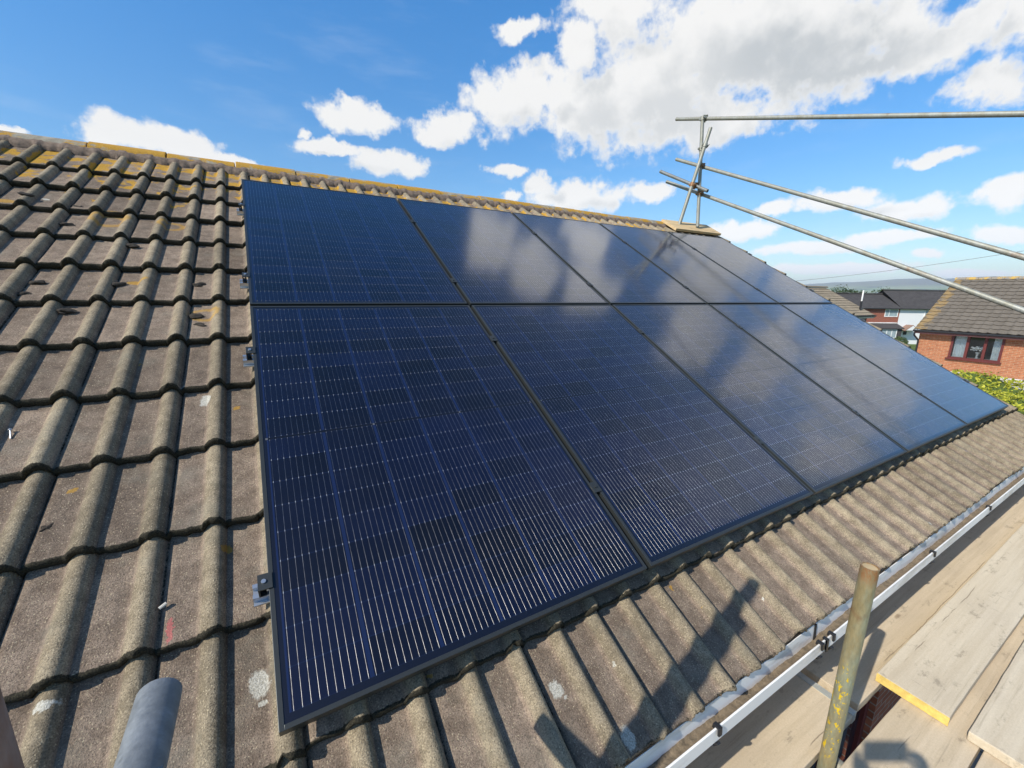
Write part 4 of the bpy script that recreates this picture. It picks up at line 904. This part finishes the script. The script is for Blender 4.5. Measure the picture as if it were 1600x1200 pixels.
# lean-to with its own roof and window
lt = MB(); lt.prism([(0, 3.02), (-1.35, 2.42), (-1.35, 2.30), (0, 2.86)], 4.4, 10.9); lt.build('lean_to_roof', M['slate'], tb)
MB().box(4.5, 10.85, -.03, -.001, 3.03, 3.16).build('flashing', M['upvc'], tb)
MB().box(4.6, 10.8, -1.1, -.002, 0, 2.36).build('porch_wall', tb.children[0].data.materials[0], tb)
f_ = tw_window(tb, 7.2, 10.1, .95, 2.22, bars=(0.5, 0.75)); f_.location = (0, -1.102, 0)
# porch of the white house
pg = MB(); pg.prism([(.45, 2.12), (2.15, 2.12), (1.30, 2.78)], -1.14, -.02, axis='y'); por = pg.build('porch', M['render'], tw)
for s in (-1, 1):
    q = MB(); q.prism([(1.30, 2.88), (1.30, 2.79), (1.30 + s * 1.02, 2.02), (1.30 + s * 1.02, 2.11)], -1.12, -.005, axis='y'); q.build('porch_roof', plain('brown_porch_tile', (0.24, 0.15, 0.11), 0.8) if s < 0 else bpy.data.materials['brown_porch_tile'], por)
lm = MB(); lm.box(1.12, 1.48, -.14, -.002, 1.42, 1.92); lm.build('porch_window', M['black'], tw)
tw_window(tw, 3.6, 5.2, 3.9, 5.05)

# ------------------------------------------------------------------ vegetation
def leaf_mat(name, a, b_, trans=0.25):
    m, t, b = mat(name); rnd = t.new('ShaderNodeNewGeometry').outputs['Random Per Island']
    c = t.mix(rnd, (*a, 1), (*b_, 1)); setp(t, b, col=c, rough=0.55, spec=0.3)
    try: b.inputs['Subsurface Weight'].default_value = 0.0
    except Exception: pass
    tl = t.new('ShaderNodeBsdfTranslucent'); t.put(tl.inputs[0], c); mx = t.new('ShaderNodeMixShader'); mx.inputs[0].default_value = trans
    out = [n for n in t.n if n.type == 'OUTPUT_MATERIAL'][0]
    t.l.new(b.outputs[0], mx.inputs[1]); t.l.new(tl.outputs[0], mx.inputs[2]); t.l.new(mx.outputs[0], out.inputs[0]); return m
def leaves(name, pts, size, material, parent, rs, up=0.5):
    V = []; F = []
    for p, nrm in pts:
        s = size * rs.uniform(0.6, 1.35)
        n = (Vector(nrm) * up + Vector((rs.gauss(0, 1), rs.gauss(0, 1), rs.gauss(0, 1) + .3)) * (1 - up * .5)).normalized()
        a = n.orthogonal().normalized(); q = Matrix.Rotation(rs.uniform(0, 6.28), 3, n); a = q @ a; b = n.cross(a)
        i = len(V); w = s * .42
        V += [p - a * s * .5, p + b * w * .5 - n * s * .06, p + a * s * .55, p - b * w * .5 - n * s * .06]
        F.append((i, i + 1, i + 2, i + 3))
    return np_mesh(name, V, F, material, parent, smooth=False)
# hedge beyond the gable
hd = thing('garden_hedge', 'bright lime green leafy hedge beyond the right gable', 'hedge', (9.6, 0.2, -3.2))
rs = random.Random(9); pts = []
def hedge_top(x, y): return -0.72 + 0.11 * math.sin(x * 2.1 + y) + 0.10 * math.sin(y * 2.7 + 1.3 * x) + 0.05 * math.sin(7 * x + 3 * y)
for i in range(42000):
    x = rs.uniform(7.0, 12.4); y = rs.uniform(-2.2, 1.80)
    if rs.random() < 0.82: z = hedge_top(x, y) - abs(rs.gauss(0, .10)) + (rs.random() < .05) * rs.uniform(0, .10); n = (0, 0, 1)
    else:
        x = 7.0 + abs(rs.gauss(0, .12)); z = rs.uniform(-2.6, hedge_top(x, y)); n = (-1, 0, .3)
    pts.append((Vector((x - 9.6, y - .2, z + 3.2)), n))
leaves('leaves', pts, 0.075, leaf_mat('lime_leaves', (0.24, 0.28, 0.02), (0.62, 0.58, 0.07)), hd, rs)
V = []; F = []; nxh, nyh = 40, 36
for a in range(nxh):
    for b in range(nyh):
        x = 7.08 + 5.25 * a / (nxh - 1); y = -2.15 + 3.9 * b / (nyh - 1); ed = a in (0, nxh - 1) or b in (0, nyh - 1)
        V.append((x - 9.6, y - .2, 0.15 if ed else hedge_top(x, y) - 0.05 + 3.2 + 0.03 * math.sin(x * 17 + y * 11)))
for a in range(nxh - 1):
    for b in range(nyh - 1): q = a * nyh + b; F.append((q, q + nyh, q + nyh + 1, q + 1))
np_mesh('hedge_shade_sheet', V, F, plain('painted_hedge_shade', (0.075, 0.11, 0.018), 0.95, var=0.7, scale=22, bump=1.0, bscale=40), hd)  # sheet below the leaves; the hedge's inner shade is painted as its dark green
def tree(name, loc, hgt, wid, label, lm, seed, group):
    root = thing(name, label, 'tree', loc, group=group); rs = random.Random(seed)
    tk = MB(); tk.tube((0, 0, 0), (0, 0, hgt * .55), wid * .06, 10, r1=wid * .03)
    for k in range(6):
        a = rs.uniform(0, 6.28); tk.tube((0, 0, hgt * rs.uniform(.25, .5)), (math.cos(a) * wid * .35, math.sin(a) * wid * .35, hgt * rs.uniform(.6, .85)), wid * .025, 7, r1=wid * .01)
    tk.build('trunk', plain('bark_%d' % seed, (0.10, 0.08, 0.06), 0.95), root)
    lobes = []
    for k in range(13):
        a = rs.uniform(0, 6.28); r_ = wid * .5 * math.sqrt(rs.random()) * .75; z = hgt * rs.uniform(.38, .86); lobes.append((Vector((r_ * math.cos(a), r_ * math.sin(a), z)), wid * rs.uniform(.14, .25)))
    pts = []
    for i in range(5200):
        c, r_ = rs.choice(lobes); d_ = Vector((rs.gauss(0, 1), rs.gauss(0, 1), rs.gauss(0, 1))).normalized(); pts.append((c + d_ * r_ * rs.uniform(.6, 1.08), d_))
    leaves('crown', pts, 0.24 * wid / 6, lm, root, rs, .6); return root
LMD = leaf_mat('dark_green_leaves', (0.022, 0.05, 0.012), (0.06, 0.10, 0.022)); LMM = leaf_mat('mid_green_leaves', (0.04, 0.075, 0.018), (0.10, 0.14, 0.035))
TG = 'trees behind the terraced houses'
tree('broadleaf_tree', (97.5, 40.5, -6.3), 9.3, 8.5, 'dark green tree rising behind the dark terrace roof', LMD, 21, TG)
tree('broadleaf_tree', (101, 36.0, -6.3), 8.9, 8.0, 'dark green tree to the right of the tallest tree behind the terrace', LMD, 22, TG)
tree('broadleaf_tree', (104, 32.5, -6.3), 8.0, 5.5, 'smaller mid green tree at the right end of the trees behind the terrace', LMM, 23, TG)
for k, (x, y, h_, w_) in enumerate(((120, 58, 7.6, 9), (126, 52, 6.8, 8), (133, 43, 7.2, 9), (139, 33, 7.0, 8))):
    tree('field_tree', (x, y, -6.6), h_, w_, 'hazy green field tree, %s of the low row beyond the terrace' % ('leftmost', 'second from left', 'third from left', 'rightmost')[k], LMM if k % 2 else LMD, 30 + k, 'far field trees')
bs = random.Random(77)
sh = thing('garden_shrub', 'small green shrub at the foot of the white house', 'shrub', (76.6, 22.2, -5.7))
pts = []
for i in range(900):
    d_ = Vector((bs.gauss(0, 1), bs.gauss(0, 1), abs(bs.gauss(0, 1)))).normalized(); pts.append((Vector((d_.x * 1.5, d_.y * .9, d_.z * 1.3)) * bs.uniform(.75, 1.05), d_))
leaves('foliage', pts, 0.22, LMM, sh, bs, .6)

# ------------------------------------------------------------------ the photographer, whose shadow falls on the boards
board(-1.0, 3.0, -1.637, -1.412, -0.68, M['board'], 'rearmost scaffold board behind the photographer')
VD = Vector((0.493, 0.843, -0.214)).normalized(); VX = Vector((0.865, -0.502, 0.012)).normalized(); VY = VX.cross(VD).normalized()
pc = CAM - VD * 0.0085 - VX * 0.048 - VY * 0.014
ph = MB(); ph.box(-0.081, 0.081, -0.038, 0.038, -0.004, 0.004)
pho = ph.build('phone', M['black'], bevel=0.004); pho.matrix_world = Matrix(((VX.x, VY.x, -VD.x, pc.x), (VX.y, VY.y, -VD.y, pc.y), (VX.z, VY.z, -VD.z, pc.z), (0, 0, 0, 1)))
tag(pho, 'black mobile phone held up sideways in both hands of the photographer', 'phone')
def skin_obj(name, chains, material, parent, levels=2):
    """chains: lists of (point, radius); equal points are merged so that limbs join the body"""
    V = []; Rr = []; E = []; idx = {}
    for ch in chains:
        prev = None
        for p, r in ch:
            k = tuple(round(c, 4) for c in p)
            if k not in idx: idx[k] = len(V); V.append(p); Rr.append(r)
            i = idx[k]
            if prev is not None and prev != i: E.append((prev, i))
            prev = i
    me = bpy.data.meshes.new(name); me.from_pydata(V, E, []); o = bpy.data.objects.new(name, me); C.objects.link(o); o.parent = parent
    md = o.modifiers.new('skin', 'SKIN'); md.use_smooth_shade = True
    for i, sv in enumerate(me.skin_vertices[0].data): sv.radius = (Rr[i], Rr[i]) if not isinstance(Rr[i], tuple) else Rr[i]; sv.use_root = (i == 0)
    sb = o.modifiers.new('sub', 'SUBSURF'); sb.levels = sb.render_levels = levels
    me.materials.append(material); return o
per = thing('person', 'person in dark jacket and jeans standing on the boards holding a phone at eye level', 'person', (-0.20, -1.42, -0.68))
def L(x, y, z): return (x + 0.20, y + 1.42, z + 0.68)
SK = plain('skin', (0.50, 0.30, 0.21), 0.5, var=0.06); JK = plain('dark_jacket', (0.03, 0.035, 0.05), 0.85); JN = plain('blue_jeans', (0.05, 0.075, 0.14), 0.9); HR = plain('brown_hair', (0.05, 0.03, 0.02), 0.7); BT = plain('brown_boots', (0.06, 0.04, 0.025), 0.6)
hr_ = CAM + VX * 0.020 - VD * 0.022 - VY * 0.024; hl_ = CAM - VX * 0.118 - VD * 0.022 - VY * 0.024
def W2L(v): return (v.x + 0.20, v.y + 1.42, v.z + 0.68)
pel = L(-.18, -1.42, .22); ch1 = L(-.18, -1.41, .45); ch2 = L(-.18, -1.40, .63); nk = L(-.17, -1.38, .75); nk2 = L(-.165, -1.36, .80); hd0 = L(-.15, -1.33, .88); hd1 = L(-.15, -1.32, .97); hd2 = L(-.15, -1.33, 1.03)
shr = L(-.01, -1.48, .69); shl = L(-.34, -1.30, .69); elr = L(.13, -1.22, .52); ell = L(-.30, -1.06, .53)
wr = W2L(hr_ - VD * 0.06 - Vector((0, 0, .07)) + VX * .03); wl_ = W2L(hl_ - VD * 0.06 - Vector((0, 0, .07)) - VX * .03)
hipr = L(-.10, -1.46, .17); hipl = L(-.26, -1.38, .17); kr = L(-.08, -1.43, -.22); kl = L(-.27, -1.34, -.22); ar = L(-.08, -1.48, -.60); al = L(-.28, -1.38, -.60)
chains = [[(pel, .095), (ch1, .080), (ch2, .080), (nk, .058), (nk2, .055), (hd0, .078), (hd1, .092), (hd2, .070)],
          [(ch2, .080), (shr, .046), (elr, .036), (wr, .026)], [(ch2, .080), (shl, .046), (ell, .036), (wl_, .026)],
          [(pel, .095), (hipr, .070), (kr, .048), (ar, .036)], [(pel, .095), (hipl, .070), (kl, .048), (al, .036)]]
for hw, wpt, sg in ((hr_, wr, 1), (hl_, wl_, -1)):
    palm = hw - VD * 0.035 - Vector((0, 0, .03)) + VX * (.02 * sg); pl = W2L(palm); chains.append([(wpt, .026), (pl, .024)])
    for q, ln in enumerate((1.0, 1.1, 1.05, .85)):
        b0 = palm + VX * (.022 * sg) + VY * (.03 - q * .02); b1 = b0 + VD * (.030 * ln) + VX * (.006 * sg) + VY * .004; b2 = b1 + VD * (.012 * ln) - VX * (.016 * sg); b3 = b2 - VX * (.014 * sg * ln) + VD * .002
        chains.append([(pl, .024), (W2L(b0), .0095), (W2L(b1), .0085), (W2L(b2), .0080), (W2L(b3), .0070)])
    t0 = palm - VX * (.008 * sg) - VY * .012; t1_ = t0 - VX * (.022 * sg) + VD * .012; chains.append([(pl, .024), (W2L(t0), .0110), (W2L(t1_), .0095), (W2L(t1_ - VX * (.018 * sg) + VD * .004 + VY * .010), .0085)])
skin_obj('body', chains, SK, per)
fwd = Vector((.45, .89, -.05)).normalized(); sd = Vector((.89, -.45, 0)); hc = Vector(hd1)
face = MB()
nose = [hc + fwd * .088 - Vector((0, 0, .0)), hc + fwd * .112 - Vector((0, 0, .028))]
face.tube(nose[0], nose[1], .009, 10, r1=.014)
face.build('nose', SK, per, smooth=True)
for s_ in (-1, 1):
    e = MB(); bmesh.ops.create_uvsphere(e.bm, u_segments=14, v_segments=10, radius=.0125, matrix=Matrix.Translation(hc + fwd * .078 + sd * (.033 * s_) + Vector((0, 0, .012)))); eo_ = e.build('eye', plain('eye_white_%d' % (s_ + 1), (.7, .7, .68), .2), per, smooth=True)
    e = MB(); bmesh.ops.create_uvsphere(e.bm, u_segments=12, v_segments=8, radius=.0065, matrix=Matrix.Translation(hc + fwd * .0880 + sd * (.033 * s_) + Vector((0, 0, .011)))); e.build('pupil', plain('dark_pupil_%d' % (s_ + 1), (.03, .02, .015), .2), eo_, smooth=True)
    e = MB(); bmesh.ops.create_uvsphere(e.bm, u_segments=12, v_segments=10, radius=.028, matrix=Matrix.Translation(hc + sd * (.088 * s_)) @ Matrix.Diagonal((.45, .7, 1, 1))); e.build('ear', SK, per, smooth=True)
mo = MB(); mo.tube(hc + fwd * .088 - sd * .022 - Vector((0, 0, .062)), hc + fwd * .088 + sd * .022 - Vector((0, 0, .062)), .007, 10); mo.build('mouth', plain('lips', (.40, .17, .14), .5), per, smooth=True)
ha = MB(); bmesh.ops.create_uvsphere(ha.bm, u_segments=24, v_segments=16, radius=.104, matrix=Matrix.Translation(hc - fwd * .014 + Vector((0, 0, .036))) @ Matrix.Diagonal((.95, 1, .95, 1)))
for v_ in list(ha.bm.verts):
    q = v_.co - hc
    if q.dot(fwd) > .035 and q.z < .055 or q.z < -.05: ha.bm.verts.remove(v_)
ha.build('hair', HR, per, smooth=True)
def lerp(a, b, f): return tuple(a[i] + (b[i] - a[i]) * f for i in range(3))
skin_obj('jacket', [[(L(-.18, -1.42, .10), .150), (L(-.18, -1.42, .24), .150), (ch1, .150), (ch2, .155), (L(-.175, -1.385, .735), .085)], [(ch2, .155), (shr, .088), (elr, .058), (lerp(elr, wr, .85), .040)], [(ch2, .155), (shl, .088), (ell, .058), (lerp(ell, wl_, .85), .040)]], JK, per)
skin_obj('trousers', [[(L(-.18, -1.42, .34), .130), (L(-.18, -1.42, .16), .130), (hipr, .098), (kr, .070), (lerp(kr, ar, .93), .056)], [(L(-.18, -1.42, .16), .130), (hipl, .098), (kl, .070), (lerp(kl, al, .93), .056)]], JN, per)
for a_ in (ar, al):
    b0 = Vector(a_); skin_obj('boot', [[(tuple(b0 + Vector((0, 0, .04))), .050), (tuple(Vector((b0.x, b0.y, .050))), .048), (tuple(Vector((b0.x, b0.y, .046)) + fwd * .10), .044), (tuple(Vector((b0.x, b0.y, .038)) + fwd * .18), .036)]], BT, per)
